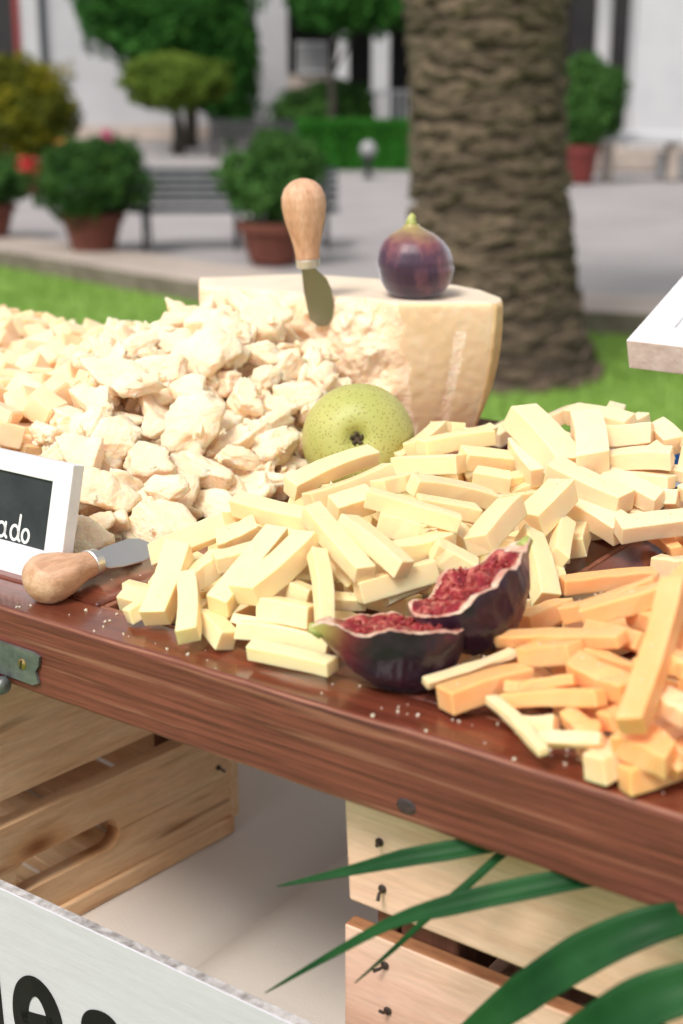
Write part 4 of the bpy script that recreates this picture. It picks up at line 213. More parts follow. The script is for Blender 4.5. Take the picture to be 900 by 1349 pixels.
leaf_mid=leafmat('leaf_mid',(.018,.055,.012),(.04,.11,.022),(.075,.17,.04),3.5)
leaf_tree=leafmat('leaf_tree',(.010,.046,.007),(.024,.10,.014),(.06,.18,.03),1.8)
leaf_olive=leafmat('leaf_olive',(.05,.085,.012),(.10,.16,.02),(.16,.23,.035),1.8)
leaf_yel=leafmat('leaf_yellow',(.02,.035,.005),(.10,.11,.008),(.34,.27,.01),1.6)
leaf_hedge=leafmat('leaf_hedge',(.014,.08,.010),(.034,.17,.018),(.05,.24,.03),2.)
petal_pink=mnoise('petal_pink',(.45,.05,.15),(.6,.12,.25),scale=8,rough=.5,bs=0)
petal_red=mnoise('petal_red',(.45,.01,.015),(.6,.03,.03),scale=8,rough=.5,bs=0)
petal_or=mnoise('petal_orange',(.45,.12,.02),(.5,.2,.03),scale=8,rough=.5,bs=0)
bark_m=mnoise('bark',(.02,.017,.013),(.05,.042,.032),scale=8,rough=.9,bs=.5,bd=.01)
palm_m=mnoise('palm_bark',(.048,.032,.021),(.13,.092,.062),scale=9,rough=.95,bs=.9,bd=.02,sscale=16,c3=(.19,.145,.10),rand=.3)
core_m=mnoise('palm_core',(.04,.028,.019),(.085,.06,.04),scale=9,rough=.95,bs=.9,bd=.02)

manch_m=mnoise('pale_cheese',(.90,.705,.385),(.93,.75,.45),scale=22,rough=.36,bs=.3,bd=.0008,sscale=190,sss=.55,rand=.03)
manchb_m=mnoise('cream_cheese_stick',(.89,.685,.42),(.92,.725,.48),scale=22,rough=.36,bs=.3,bd=.0008,sscale=190,sss=.55,rand=.04)
orange_m=mnoise('orange_cheese',(.92,.43,.16),(.94,.52,.25),scale=26,rough=.40,bs=.25,bd=.0008,sscale=260,sss=.6,rand=.05)
orangep_m=mnoise('pale_orange_cheese',(.92,.62,.35),(.94,.67,.42),scale=26,rough=.42,bs=.25,bd=.0008,sscale=260,sss=.55,rand=.04)
cube_m=mnoise('cube_cheese',(.90,.66,.40),(.93,.72,.48),scale=60,rough=.5,bs=.2,bd=.001,sscale=500,sss=.6,rand=.05)
parm_m=mnoise('parmesan_crumb',(.88,.64,.41),(.91,.72,.51),scale=46,rough=.72,bs=.75,bd=.0016,sscale=340,sss=.5,rand=.045,c3=(.92,.80,.62))
parms_m=mnoise('parmesan_cut',(.74,.54,.31),(.78,.58,.35),scale=30,rough=.6,bs=.3,bd=.001,sscale=300,sss=.5,c3=(.81,.64,.43))
chunk_m=mnoise('parmesan_chunk',(.91,.68,.44),(.94,.74,.52),scale=90,rough=.7,bs=.9,bd=.0014,sscale=520,sss=.6,rand=.04,c3=(.94,.78,.58))
rindtop_m=mnoise('parmesan_top',(.74,.60,.45),(.80,.67,.53),scale=22,rough=.65,bs=.3,bd=.001,sscale=260,sss=.4)
rind_m=mnoise('parmesan_rind',(.66,.40,.19),(.80,.55,.30),scale=30,rough=.55,bs=.4,bd=.001,sscale=220,sss=.3)

WD=(.055,.014,.008); WL=(.155,.040,.022)
rail_top=wood('varnished_mahogany',(.10,.022,.012),(.26,.066,.034),'X',3,rough=.27,stretch=16,bs=.12,spec=.6,coat=.5)
rail_front=wood('worn_mahogany_side',(.075,.018,.012),(.27,.076,.052),'X',3,rough=.42,stretch=42,bs=.5,streak=(.33,.14,.09),gv=.66)
rail_edge=wood('worn_bare_edge',(.20,.065,.035),(.36,.15,.09),'X',6,rough=.5,stretch=12,bs=.2)
panel_m=wood('varnished_panel',(.075,.020,.014),(.22,.066,.045),'Y',3,rough=.22,stretch=16,bs=.35,spec=.6,coat=.45)
crate_m=wood('pine_orange',dark=(.82,.50,.26),light=(.93,.68,.42),axis='X',scale=3.2,knots=True,rough=.6,stretch=12,bs=.25,rand=.08,streak=(.33,.14,.05))
crateR_m=wood('pine_pale',(.71,.43,.30),(.86,.60,.46),'X',3.2,rough=.65,stretch=12,bs=.25,rand=.06,knots=True,gv=.8)
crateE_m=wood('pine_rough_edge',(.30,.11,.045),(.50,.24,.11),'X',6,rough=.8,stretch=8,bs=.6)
post_m=wood('brown_post',(.10,.035,.02),(.22,.085,.05),'Z',4,rough=.7,stretch=10)
handle_m=wood('beech_handle',(.52,.26,.13),(.72,.42,.25),'Z',14,rough=.5,stretch=8,bs=.35,rand=.02)
cloth_m=mnoise('cream_cloth',(.69,.63,.565),(.75,.69,.625),scale=4,rough=.9,bs=.5,bd=.0006,sscale=520)
steel_m,_n,_b=newmat('steel'); _b.inputs['Metallic'].default_value=1; _b.inputs['Base Color'].default_value=(.74,.74,.73,1); _b.inputs['Roughness'].default_value=.42
_t=N(_n,'ShaderNodeTexNoise',Scale=90,Detail=5); _mp=coords(_n,(1,1,6)); _n.links.new(_mp.outputs[0],_t.inputs['Vector']); bump(_n,_b,_t,.06,.0005)
steelb_m,_n,_b=newmat('steel_dark_reflection'); _b.inputs['Metallic'].default_value=1; _b.inputs['Base Color'].default_value=(.30,.31,.29,1); _b.inputs['Roughness'].default_value=.25  # same steel; dark reflection on the upright blade put into its base colour
brass_m,_n,_b=newmat('brass'); _b.inputs['Metallic'].default_value=1; _b.inputs['Base Color'].default_value=(.42,.29,.12,1); _b.inputs['Roughness'].default_value=.4
plate_m=mnoise('patinated_plate',(.10,.115,.12),(.27,.28,.27),scale=60,rough=.45,bs=.4,bd=.0006); plate_m.node_tree.nodes['Principled BSDF'].inputs['Metallic'].default_value=.6
nail_m=mnoise('rusty_nail',(.012,.009,.007),(.05,.03,.02),scale=120,rough=.6,bs=.4,bd=.0004)
signw_m=wood('white_washed_wood',(.52,.50,.55),(.58,.565,.62),'X',5,rough=.6,stretch=14,bs=.3,rand=0,gv=.90)
signe_m=mnoise('sign_cut_edge',(.22,.20,.19),(.62,.60,.60),scale=130,rough=.8,bs=.6,bd=.0008)
frame_m=mnoise('white_frame_paint',(.70,.69,.72),(.80,.79,.81),scale=60,rough=.55,bs=.25,bd=.0008)
frameraw_m=mnoise('frame_raw_edge',(.50,.38,.33),(.75,.66,.62),scale=40,rough=.7,bs=.6,bd=.001)
slate_m=mnoise('chalkboard',(.012,.017,.021),(.030,.036,.040),scale=40,rough=.6,bs=.1)
chalk_m=mnoise('chalk_paint',(.75,.75,.73),(.85,.85,.83),scale=60,rough=.7,bs=0)
blackpaint_m=mnoise('black_paint',(.004,.004,.004),(.008,.008,.008),scale=60,spec=.15,rough=.6,bs=.15,bd=.0004)
leafblade_m,_n,_b=newmat('strap_leaf')
_mp=coords(_n,(1,1,1)); _t=N(_n,'ShaderNodeTexNoise',Scale=30,Detail=3); _n.links.new(_mp.outputs[0],_t.inputs['Vector']); _r=ramp(_n,[(.3,(.006,.040,.011)),(.7,(.016,.076,.021))]); _n.links.new(_t.outputs[0],_r.inputs[0]); _n.links.new(_r.outputs[0],_b.inputs['Base Color']); _b.inputs['Roughness'].default_value=.5; _b.inputs['Specular IOR Level'].default_value=.14
# pear, fig
pear_m,_n,_b=newmat('pear_skin'); _mp=coords(_n)
_t=N(_n,'ShaderNodeTexNoise',Scale=16,Detail=3); _n.links.new(_mp.outputs[0],_t.inputs['Vector']); _r=ramp(_n,[(.3,(.38,.40,.10)),(.55,(.50,.49,.16)),(.75,(.64,.57,.24))]); _n.links.new(_t.outputs[0],_r.inputs[0])
_v=N(_n,'ShaderNodeTexVoronoi',Scale=430.); _n.links.new(_mp.outputs[0],_v.inputs['Vector']); _r2=ramp(_n,[(.16,(.50,.36,.20)),(.36,(1,1,1))]); _n.links.new(_v.outputs[0],_r2.inputs[0])
_c=mixc(_n,.75,_r,_r2,'MULTIPLY'); _n.links.new(_c.outputs[0],_b.inputs['Base Color']); _b.inputs['Roughness'].default_value=.5; _b.inputs['Subsurface Weight'].default_value=.15; _b.inputs['Subsurface Scale'].default_value=.005
bump(_n,_b,_v,.10,.0005)
def figskin(name,zmid,green_lo,green_hi,axis=2,flip=False,bloom=.5,dk=1.,redc=(.30,.075,.07),ro=.42,bst=.4):
    m,n,b=newmat(name); mp=coords(n); sp=n.nodes.new('ShaderNodeSeparateXYZ'); n.links.new(mp.outputs[0],sp.inputs[0])
    mr=N(n,'ShaderNodeMapRange'); mr.inputs[1].default_value=green_lo; mr.inputs[2].default_value=green_hi; n.links.new(sp.outputs[axis],mr.inputs[0])
    t=N(n,'ShaderNodeTexNoise',Scale=55,Detail=5,Roughness=.65); mp2=coords(n,(1,1,.35) if axis==2 else (.35,1,1)); n.links.new(mp2.outputs[0],t.inputs['Vector'])
    r=ramp(n,[(.3,(.018*dk,.010*dk,.026*dk)),(.5,(.055*dk,.022*dk,.050*dk)),(.72,(.22*dk,.085*dk*dk,.10*dk))]); n.links.new(t.outputs[0],r.inputs[0])
    ad=N(n,'ShaderNodeMath',operation='MULTIPLY_ADD'); ad.inputs[1].default_value=.5; n.links.new(t.outputs[0],ad.inputs[0]); sb=N(n,'ShaderNodeMath',operation='SUBTRACT'); sb.inputs[1].default_value=.25; n.links.new(mr.outputs[0],ad.inputs[2]); n.links.new(ad.outputs[0],sb.inputs[0])
    g=ramp(n,[(.15,(0,0,0)),(.95,(1,1,1))]); n.links.new(sb.outputs[0],g.inputs[0])
    gc=ramp(n,[(.0,(.15,.045,.07)),(.45,redc),(.8,(.42,.33,.10)),(1,(.45,.47,.13))]); n.links.new(sb.outputs[0],gc.inputs[0])
    c=mixc(n,g,r,gc)
    n.links.new(c.outputs[0],b.inputs['Base Color']); b.inputs['Roughness'].default_value=ro; b.inputs['Sheen Weight'].default_value=bloom; b.inputs['Sheen Roughness'].default_value=.4; b.inputs['Sheen Tint'].default_value=(.75,.78,.9,1)
    bump(n,b,t,bst,.0014); return m
fig_m=figskin('fig_skin',0,.030,.060,2,bloom=.7)
figcut_m=figskin('split_fig_skin',0,.034,-.004,0,bloom=.06,dk=.5,redc=(.34,.022,.035),ro=.30,bst=.8)
flesh_m=mnoise('fig_flesh',(.08,.003,.008),(.27,.013,.022),scale=95,rough=.22,bs=.6,bd=.001,c3=(.72,.27,.20),sscale=500,sss=.25)
pulp_m=mnoise('fig_pith',(.52,.22,.17),(.80,.62,.46),scale=110,rough=.4,bs=.4,bd=.0008,sss=.3)
seed_m=mnoise('fig_seed',(.14,.004,.010),(.44,.05,.045),scale=120,rough=.15,bs=0,sss=.2)
figstem_m=mnoise('fig_stem',(.30,.36,.07),(.48,.48,.18),scale=120,rough=.5,bs=.3,bd=.0008)
calyx_m=mnoise('calyx',(.02,.012,.006),(.11,.075,.035),scale=250,rough=.8,bs=.6,bd=.001)
foil_m=mnoise('blue_foil',(.02,.10,.32),(.05,.20,.50),scale=60,rough=.2,bs=0); foil_m.node_tree.nodes['Principled BSDF'].inputs['Metallic'].default_value=.75
foilin_m=mnoise('silver_foil',(.55,.68,.8),(.75,.83,.9),scale=60,rough=.22,bs=0); foilin_m.node_tree.nodes['Principled BSDF'].inputs['Metallic'].default_value=.8

# ================================================================== setting
bm=bmesh.new(); bmesh.ops.create_grid(bm,x_segments=60,y_segments=60,size=200)
for v in bm.verts: v.co.z=-.14
tag(build('lawn',bm,grass_m),kind='structure')
# paved square behind the kerb
KPTS=[(-14,24.0),(-9,18.6),(-5.6,15.4),(-3.12,13.27),(-1.19,11.29),(.27,10.38),(1.93,9.73),(4.2,9.25),(8,8.9),(14,8.8)]     # near edge of the curving kerb
def kerb_y(x):
    for i in range(len(KPTS)-1):
        if x<=KPTS[i+1][0]:
            p0=KPTS[max(i-1,0)];p1=KPTS[i];p2=KPTS[i+1];p3=KPTS[min(i+2,len(KPTS)-1)]
            t=(x-p1[0])/(p2[0]-p1[0]); hl=p2[0]-p1[0]; m1=(p2[1]-p0[1])/(p2[0]-p0[0]); m2=(p3[1]-p1[1])/(p3[0]-p1[0])
            return (2*t**3-3*t*t+1)*p1[1]+(t**3-2*t*t+t)*hl*m1+(-2*t**3+3*t*t)*p2[1]+(t**3-t*t)*hl*m2
    return KPTS[-1][1]
bm=bmesh.new(); xs=[-14+i*.5 for i in range(57)]; xs=[-90]+xs+[90]
low=[bm.verts.new((x,kerb_y(max(-14,min(14,x)))+.3,-.02)) for x in xs]; hi=[bm.verts.new((x,170,-.02)) for x in xs]
for i in range(len(xs)-1): bm.faces.new((low[i],low[i+1],hi[i+1],hi[i]))
tag(build('paved_square',bm,pave_m),kind='structure')
kroot=empty('kerb',(0,0,0),None,None); tag(kroot,kind='structure')
bm=bmesh.new(); box(bm,(0,0,0),(.985,.86,.17),bev=.012,seg=2); me=bpy.data.meshes.new('kerb_stone'); bm.to_mesh(me); bm.free(); me.materials.append(kerb_m); me.materials.append(soil_m)
for p in me.polygons: p.material_index=1 if p.normal.y<-.6 else 0
x=-8.
while x<8:
    y=kerb_y(x); s=(kerb_y(x+.05)-kerb_y(x-.05))/.1; a=math.atan(s); 
    inst('kerb_stone',me,kroot,(x-math.sin(a)*.43,y+math.cos(a)*.43,-.065+rnd.uniform(-.004,.004)),(0,0,a)); x+=1.0*math.cos(a)
# grass blades
def grassmesh(n):
    vs=[];fs=[]
    for i in range(n):
        y=rnd.uniform(4.6,13.6); x=rnd.uniform(-1,1)*(y*.27+.35)
        if y>kerb_y(x)-.02: continue
        if (x-.93)**2+(y-8.5)**2<.33: continue
        h=rnd.uniform(.025,.055); a=rnd.uniform(0,6.28); w_=rnd.uniform(.004,.008); k=len(vs)
        dx,dy=math.cos(a)*w_,math.sin(a)*w_; lx,ly=rnd.uniform(-.03,.03),rnd.uniform(-.03,.03)
        vs+= [(x-dx,y-dy,-.14),(x+dx,y+dy,-.14),(x+lx,y+ly,-.14+h)]; fs.append((k,k+1,k+2))
    me=bpy.data.meshes.new('grass'); me.from_pydata(vs,[],fs); me.materials.append(blade_m); return me
g=bpy.data.objects.new('grass',grassmesh(70000)); COL.objects.link(g); tag(g,'short green grass of the lawn beyond the cheese table','grass',kind='stuff')

# ------------------------------------------------------------------ foliage
def foliage(lobes,n,size,mat,name,parent,jit=.22,shell=.45,seed=1):
    r=random.Random(seed); vs=[];fs=[]; wts=[a[1][0]*a[1][1]+a[1][0]*a[1][2] for a in lobes]
    for i in range(n):
        c,ra=r.choices(lobes,wts)[0]
        d=Vector((r.gauss(0,1),r.gauss(0,1),r.gauss(0,1))).normalized()
        rad=(1-shell*r.random()**1.6)*(1+jit*noise.noise(Vector((d.x*2.6+c[0],d.y*2.6+c[1],d.z*2.6+c[2]*.7)))*1.6)
        p=Vector((c[0]+d.x*ra[0]*rad,c[1]+d.y*ra[1]*rad,c[2]+d.z*ra[2]*rad))
        q=Vector((r.gauss(0,1),r.gauss(0,1),r.gauss(0,1)+.3)).normalized()
        nn=(d+q*.9).normalized(); t=nn.cross(q).normalized(); b=nn.cross(t)
        s=size*r.uniform(.6,1.35); k=len(vs)
        vs+=[p-t*s,p-b*s*.42+nn*s*.1,p+t*s,p+b*s*.42+nn*s*.1]; fs.append((k,k+1,k+2,k+3))
    me=bpy.data.meshes.new(name); me.from_pydata([tuple(v) for v in vs],[],fs); me.materials.append(mat)
    o=bpy.data.objects.new(name,me); COL.objects.link(o); o.parent=parent; return o
def trunk(parent,pts,rads,mat=bark_m,name='trunk',n=10):
    bm=bmesh.new(); tube(bm,pts,rads,n); return build(name,bm,mat,parent,smooth=True)

def potted(loc,rpot,hpot,lobes,n,size,mat,label,group,potmat=terra_m,name='potted_shrub',seed=1):
    t=empty(name,loc,label,'potted plant',group)
    bm=bmesh.new(); k=rpot
    lathe(bm,[(0,0),(k*.62,0),(k*.66,.015),(k*.90,hpot*.78),(k*.90,hpot*.80),(k*1.0,hpot*.80),(k*1.0,hpot),(k*.9,hpot),(k*.86,hpot*.9),(0,hpot*.9)],n=28)
    build('pot',bm,potmat,t,smooth=False)
    bm=bmesh.new(); lathe(bm,[(0,hpot*.93),(k*.86,hpot*.91)],n=20); build('soil',bm,soil_m,t)
    trunk(t,[(0,0,hpot*.8),(.01,0,hpot+.12),(0,.01,hpot+.3)],[.03,.026,.015])
    foliage(lobes,n,size,mat,'foliage',t,seed=seed); return t
G1='terracotta potted shrubs along the kerb'
potted((-2.30,13.35,0),.30,.36,[((0,0,.62),(.53,.5,.36)),((.05,0,.82),(.36,.36,.20))],9000,.035,leaf_dark,'round clipped dark green shrub in a terracotta pot left of the slatted bench',G1,seed=2)
potted((-.60,12.55,0),.31,.36,[((0,0,.62),(.38,.38,.26)),((-.22,0,.74),(.26,.26,.22)),((.18,.05,.82),(.28,.26,.26)),((.02,0,.98),(.2,.2,.16))],5200,.042,leaf_mid,'loose leafy shrub in a terracotta pot behind the upright knife',G1,seed=3)
potted((-3.56,14.5,0),.30,.34,[((0,0,.55),(.42,.42,.27))],5200,.035,leaf_mid,'potted shrub cut off by the left edge of the photo',G1,seed=4)

# ------------------------------------------------------------------ slatted bench
def bench(loc,rz,width,label,mat,legmat):
    t=empty('park_bench',loc,label,'bench','park benches in the square',rz)
    bm=bmesh.new(); box(bm,(0,0,0),(width,.055,.026),bev=.006); me=bpy.data.meshes.new('slat'); bm.to_mesh(me); bm.free(); me.materials.append(mat)
    for i in range(6): inst('seat_slat',me,t,(0,-.20+i*.078,.36-.004*abs(i-2.5)))
    for i in range(5): inst('back_slat',me,t,(0,.245+i*.018,.415+i*.068),(math.radians(78),0,0))
    for s in (-1,1,0):
        x=s*(width/2-.12); bm=bmesh.new()
        tube(bm,[(x,-.24,0),(x,-.21,.2),(x,-.22,.335),(x,.2,.325),(x,.24,.40),(x,.34,.74)],.020,8)
        tube(bm,[(x,.21,.33),(x,.26,.15),(x,.34,0)],.02,8)
        if s: tube(bm,[(x,-.22,.33),(x,-.24,.50),(x,-.1,.55),(x,.28,.54)],.018,8)
        build('bench_frame',bm,legmat,t,smooth=True)
    return t
bench((-1.0,13.75,0),math.radians(2),1.95,'grey slatted park bench standing between the two nearer potted shrubs',slat_m,iron_m)
bench((-1.55,28.0,0),0,2.0,'black slatted bench far back beside the clipped hedge',iron_m,iron_m)

# ------------------------------------------------------------------ palm trunk
PX,PY=.93,8.50
t=empty('palm_tree',(PX,PY,-.14),'thick palm trunk with rough ringed leaf scars rising from the lawn','palm tree')
LEAN=.055
def prad(z): return .462+.21*math.exp(-z/.34)+.014*math.sin(z*3)-.004*z
bm=bmesh.new(); lathe(bm,[(prad(z*.1)-.03 if z*.1<4.6 else .3,z*.1) for z in range(0,47)],n=40)
for v in bm.verts:
    v.co+=Vector((v.co.x,v.co.y,0)).normalized()*.02*noise.noise(v.co*7); v.co.x-=LEAN*v.co.z
build('trunk',bm,core_m,t)
def scar(seed):
    r=random.Random(seed); bm=bmesh.new(); w_=.125; hgt=.062
    P_=[(-w_,0,.0),(-w_*.5,.030,-hgt*.55),(0,.046,-hgt*.75),(w_*.5,.034,-hgt*.55),(w_,0,0),(w_*.5,.030,hgt*.35),(0,.040,hgt*.5),(-w_*.5,.030,hgt*.35)]
    P_=[Vector((x*r.uniform(.85,1.1),y*r.uniform(.8,1.25)+.0,z*r.uniform(.75,1.2))) for x,y,z in P_]
    f=[bm.verts.new(p) for p in P_]; b=[bm.verts.new(Vector((p.x*1.05,-.05,p.z*1.1))) for p in P_]; c=bm.verts.new((r.uniform(-.02,.02),.066*r.uniform(.75,1.15),-.012+r.uniform(-.012,.008)))
    n=len(f)
    for i in range(n): bm.faces.new((f[i],f[(i+1)%n],c)); bm.faces.new((f[(i+1)%n],f[i],b[i],b[(i+1)%n]))
    bmesh.ops.recalc_face_normals(bm,faces=bm.faces)
    me=bpy.data.meshes.new('bark_scale'); bm.to_mesh(me); bm.free(); me.materials.append(palm_m); return me
SC=[scar(i) for i in range(7)]
rest=bmesh.new(); cnt=0
rows=68
for i in range(rows):
    z=.02+i*.068; n_=15; 
    for k in range(n_):
        a=2*math.pi*(k+.5*(i%2)+rnd.uniform(-.12,.12))/n_; r_=prad(z)-.030
        fac=math.cos(a+math.pi/2)   # 1 = faces the camera (-y)
        M=Matrix.Translation((math.cos(a)*r_-LEAN*z,math.sin(a)*r_,z+rnd.uniform(-.03,.03)))@Matrix.Rotation(a-math.pi/2,4,'Z')@Matrix.Rotation(rnd.uniform(-.30,.30),4,'Y')
        s_=rnd.uniform(.35,.85); me=SC[rnd.randrange(7)]
        if fac>-.12 and z<2.4 and cnt<298:
            o=inst('bark_scale',me,t,M.to_translation(),M.to_euler(),(rnd.uniform(.8,1.25),s_,rnd.uniform(.7,1.1))); cnt+=1
        else:
            b2=bmesh.new(); b2.from_mesh(me); b2.transform(M); tmp=bpy.data.meshes.new('t'); b2.to_mesh(tmp); b2.free(); rest.from_mesh(tmp); bpy.data.meshes.remove(tmp)
tag(build('upper_bark',rest,palm_m,t),kind='stuff')
# crown of fronds, above the frame
bm=bmesh.new()
for k in range(38):
    a=k*2.399; el=rnd.uniform(-.2,1.1); L=rnd.uniform(2.2,2.9); pts=[]
    for j in range(9):
        s=j/8; pts.append(Vector((math.cos(a)*L*s*math.cos(el*(1-s*.5)),math.sin(a)*L*s*math.cos(el*(1-s*.5)),4.65+L*(s*math.sin(el)-s*s*.75))))
    tube(bm,pts,[.025*(1-j/9) for j in range(9)],4)
    for j in range(1,36):
        s=j/36*8; i0=int(s); p=pts[i0].lerp(pts[min(i0+1,8)],s-i0); d=(pts[min(i0+1,8)]-pts[i0]).normalized() if i0<8 else d
        side=d.cross(Vector((0,0,1))).normalized()
        for sg in (-1,1):
            e=p+side*sg*.34*(1-.5*abs(j/18-1))+d*.16-Vector((0,0,.10)); bm.faces.new([bm.verts.new(q) for q in (p-d*.014,e,p+d*.014)])
build('crown',bm,leaf_tree,t)

# ------------------------------------------------------------------ far planting
def tree(loc,h,lobes,n,size,mat,label,cat='tree',group='trees and shrubs before the white building',r0=.11,name='garden_tree',seed=1,limbs=True):
    t=empty(name,loc,label,cat,group)
    trunk(t,[(0,0,0),(.03,0,h*.5),(0,.02,h)],[r0,r0*.8,r0*.55])
    if limbs:
        bm=bmesh.new()
        for c,ra in lobes: tube(bm,[(0,.02,h*.8),((c[0])*.5,c[1]*.5,(h*.8+c[2])*.5+.1),(c[0],c[1],c[2])],[r0*.45,r0*.3,r0*.12],6)
        build('limbs',bm,bark_m,t)
    foliage(lobes,n,size,mat,'crown',t,seed=seed); return t
tree((-3.31,29.7,0),.75,[((0,0,1.4),(1.06,.9,.52)),((-.2,0,1.55),(.7,.7,.42))],15000,.06,leaf_olive,'yellow green mushroom clipped topiary tree on a short dark trunk',seed=5,name='topiary_tree',r0=.16)
tree((-3.3,32.2,0),2.2,[((-.4,0,2.75),(1.7,1.3,1.35)),((.5,0,2.3),(.95,.9,1.5)),((.95,-.1,1.3),(.55,.6,1.2)),((-1.3,.1,3.3),(1.2,1,1.2)),((.4,0,1.9),(1.1,.9,1.0)),((-.7,0,4.2),(1.6,1.4,1.3))],42000,.09,leaf_tree,'large dense green tree overhanging the topiary at the upper left',seed=6,r0=.16)
tree((-.2,28,0),1.9,[((.15,0,3.1),(.95,1,.85)),((1.0,.1,3.0),(.95,.9,.7)),((.5,0,3.9),(1.3,1.2,.9))],20000,.08,leaf_tree,'dark green tree with slim trunk between the white wall and the palm',seed=7,r0=.10)
t=empty('dark_shrub',(-.40,28.9,0),'low dark round shrub behind the clipped hedge','shrub','trees and shrubs before the white building')
trunk(t,[(0,0,0),(0,0,.4)],[.08,.05]); foliage([((0,0,.75),(1.0,.7,.55)),((.3,0,1.0),(.7,.6,.45))],9000,.07,leaf_dark,'foliage',t,seed=8)
t=empty('yellow_shrub',(-5.25,24,0),'tall shrub with yellow tips by the red trimmed doorway','shrub','trees and shrubs before the white building')
trunk(t,[(0,0,0),(0,0,.6)],[.08,.05]); foliage([((0,0,1.0),(.95,.7,.85)),((-.3,0,1.45),(.6,.55,.42)),((.35,0,.9),(.55,.5,.6))],13000,.06,leaf_yel,'foliage',t,seed=9)
t=empty('flowering_shrub',(-3.6,22,0),'low shrub with small pink and orange flowers behind the round potted shrub','shrub','trees and shrubs before the white building')
foliage([((-.3,0,.35),(.55,.4,.28)),((.2,0,.40),(.40,.4,.26))],3500,.05,leaf_mid,'foliage',t,seed=10)
foliage([((.12,-.2,.68),(.09,.08,.09))],160,.04,petal_pink,'pink_blossom',t,seed=11); foliage([((-.45,-.25,.58),(.2,.1,.06))],160,.04,petal_or,'orange_blossom',t,seed=12)
potted((-4.30,20,0),.2,.2,[((0,0,.34),(.22,.2,.14)),((0,0,.42),(.1,.1,.07))],700,.04,petal_red,'pot of red flowers near the left edge beyond the potted shrubs',G1,seed=13,name='flower_pot')
t=empty('clipped_hedge',(.2,25.3,0),'low rectangular clipped bright green hedge left of the palm','hedge')
vs=[];fs=[];r=random.Random(3)
bm=bmesh.new(); box(bm,(0,0,.36),(1.75,.6,.72)); build('inner_growth',bm,leaf_dark,t)
for i in range(16000):
    f=r.random(); x=r.uniform(-.95,.95); y=r.uniform(-.36,.36); z=r.uniform(0,.80)
    if f<.5: y=-.36+r.uniform(-.02,.05)
    elif f<.85: z=.80+r.uniform(-.05,.02)
    else: x=r.choice((-.95,.95))
    p=Vector((x,y,z)); q=Vector((r.gauss(0,1),r.gauss(0,1),r.gauss(0,1))).normalized(); a=q.orthogonal().normalized(); b=q.cross(a); s=.028; k=len(vs)
    vs+=[tuple(p-a*s),tuple(p-b*s*.6),tuple(p+a*s),tuple(p+b*s*.6)]; fs.append((k,k+1,k+2,k+3))
me=bpy.data.meshes.new('foliage'); me.from_pydata(vs,[],fs); me.materials.append(leaf_hedge); o=bpy.data.objects.new('foliage',me); COL.objects.link(o); o.parent=t
for (x,y,lab) in ((-.83,24,'small white globe bollard lamp in front of the dark bench'),(.42,23,'small white globe bollard lamp in front of the clipped hedge')):
    t=empty('bollard_lamp',(x,y,0),lab,'lamp','globe bollard lamps')
    bm=bmesh.new(); lathe(bm,[(0,0),(.09,0),(.09,.02),(.05,.04),(.05,.27),(.11,.29),(.11,.32),(0,.33)],n=16); build('post',bm,iron_m,t)
    bm=bmesh.new(); bmesh.ops.create_uvsphere(bm,u_segments=16,v_segments=10,radius=.13,matrix=Matrix.Translation((0,0,.44))); build('globe',bm,glass_m,t,smooth=True)
# plant in red pot beside the porch
potted((3.60,22,0),.28,.55,[((.05,0,.95),(.48,.4,.42)),((.22,0,1.35),(.42,.35,.36)),((.0,0,1.6),(.3,.3,.28))],6000,.06,leaf_mid,'tall leafy plant in a red pot between the palm and the white porch column',G1,potmat=redpot_m,seed=14,name='potted_plant')

# ------------------------------------------------------------------ white building
B=empty('white_building',(0,36,0),'long white rendered building with dark openings and a columned porch','building')
def bb(bm,x0,x1,y0,y1,z0,z1,bev=0): box(bm,((x0+x1)/2,(y0+y1)/2-36,(z0+z1)/2),(x1-x0,y1-y0,z1-z0),bev=bev)
bm=bmesh.new()
bb(bm,-20,-8.9,36,36.5,0,7); bb(bm,-8.9,-7.75,36,36.5,2.9+1.2,7); bb(bm,-7.75,-1.3,36,36.5,0,7); bb(bm,-1.3,12,36,36.5,3.4,7); bb(bm,12,25,36,36.5,0,7)
build('wall',bm,wall_m,B)
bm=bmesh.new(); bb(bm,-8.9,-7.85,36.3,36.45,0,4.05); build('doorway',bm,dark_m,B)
bm=bmesh.new(); bb(bm,-7.84,-7.70,35.93,36.1,0,4.2); bb(bm,-9.02,-8.9,35.93,36.1,0,4.2); bb(bm,-9.02,-7.70,35.94,36.1,4.2,4.33); build('door_frame',bm,redtrim_m,B)
for x in (-7.62,-7.42):
    bm=bmesh.new()
    bb(bm,x,x+.17,35.9,35.97,1.7,3.8); build('shutter',bm,white_m,B)
bm=bmesh.new(); bb(bm,-7.20,-7.12,35.8,35.998,.0,6); build('downpipe',bm,slat_m,B)
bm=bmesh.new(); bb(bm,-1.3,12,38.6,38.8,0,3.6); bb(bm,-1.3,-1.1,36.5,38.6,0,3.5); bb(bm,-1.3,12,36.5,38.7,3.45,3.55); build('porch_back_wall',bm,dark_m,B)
bm=bmesh.new(); bb(bm,-20,25,35.85,36.0,0,.35); build('plinth',bm,kerb_m,B)
for (x,y,r_,z0) in ((.0,32,.16,0),(.84,31.9,.19,.4),(2.6,32,.18,0),):
    bm=bmesh.new(); bb(bm,x-r_,x+r_,y-r_,y+r_,z0,3.35,.02); bb(bm,x-r_-.04,x+r_+.04,y-r_-.04,y+r_+.04,z0,z0+.2,.02); build('column',bm,white_m,B)
bm=bmesh.new(); bb(bm,-1.3,3.2,31.6,32.4,3.35,3.8); bb(bm,-1.3,3.2,32.4,36,3.5,3.7); build('porch_beam',bm,white_m,B)
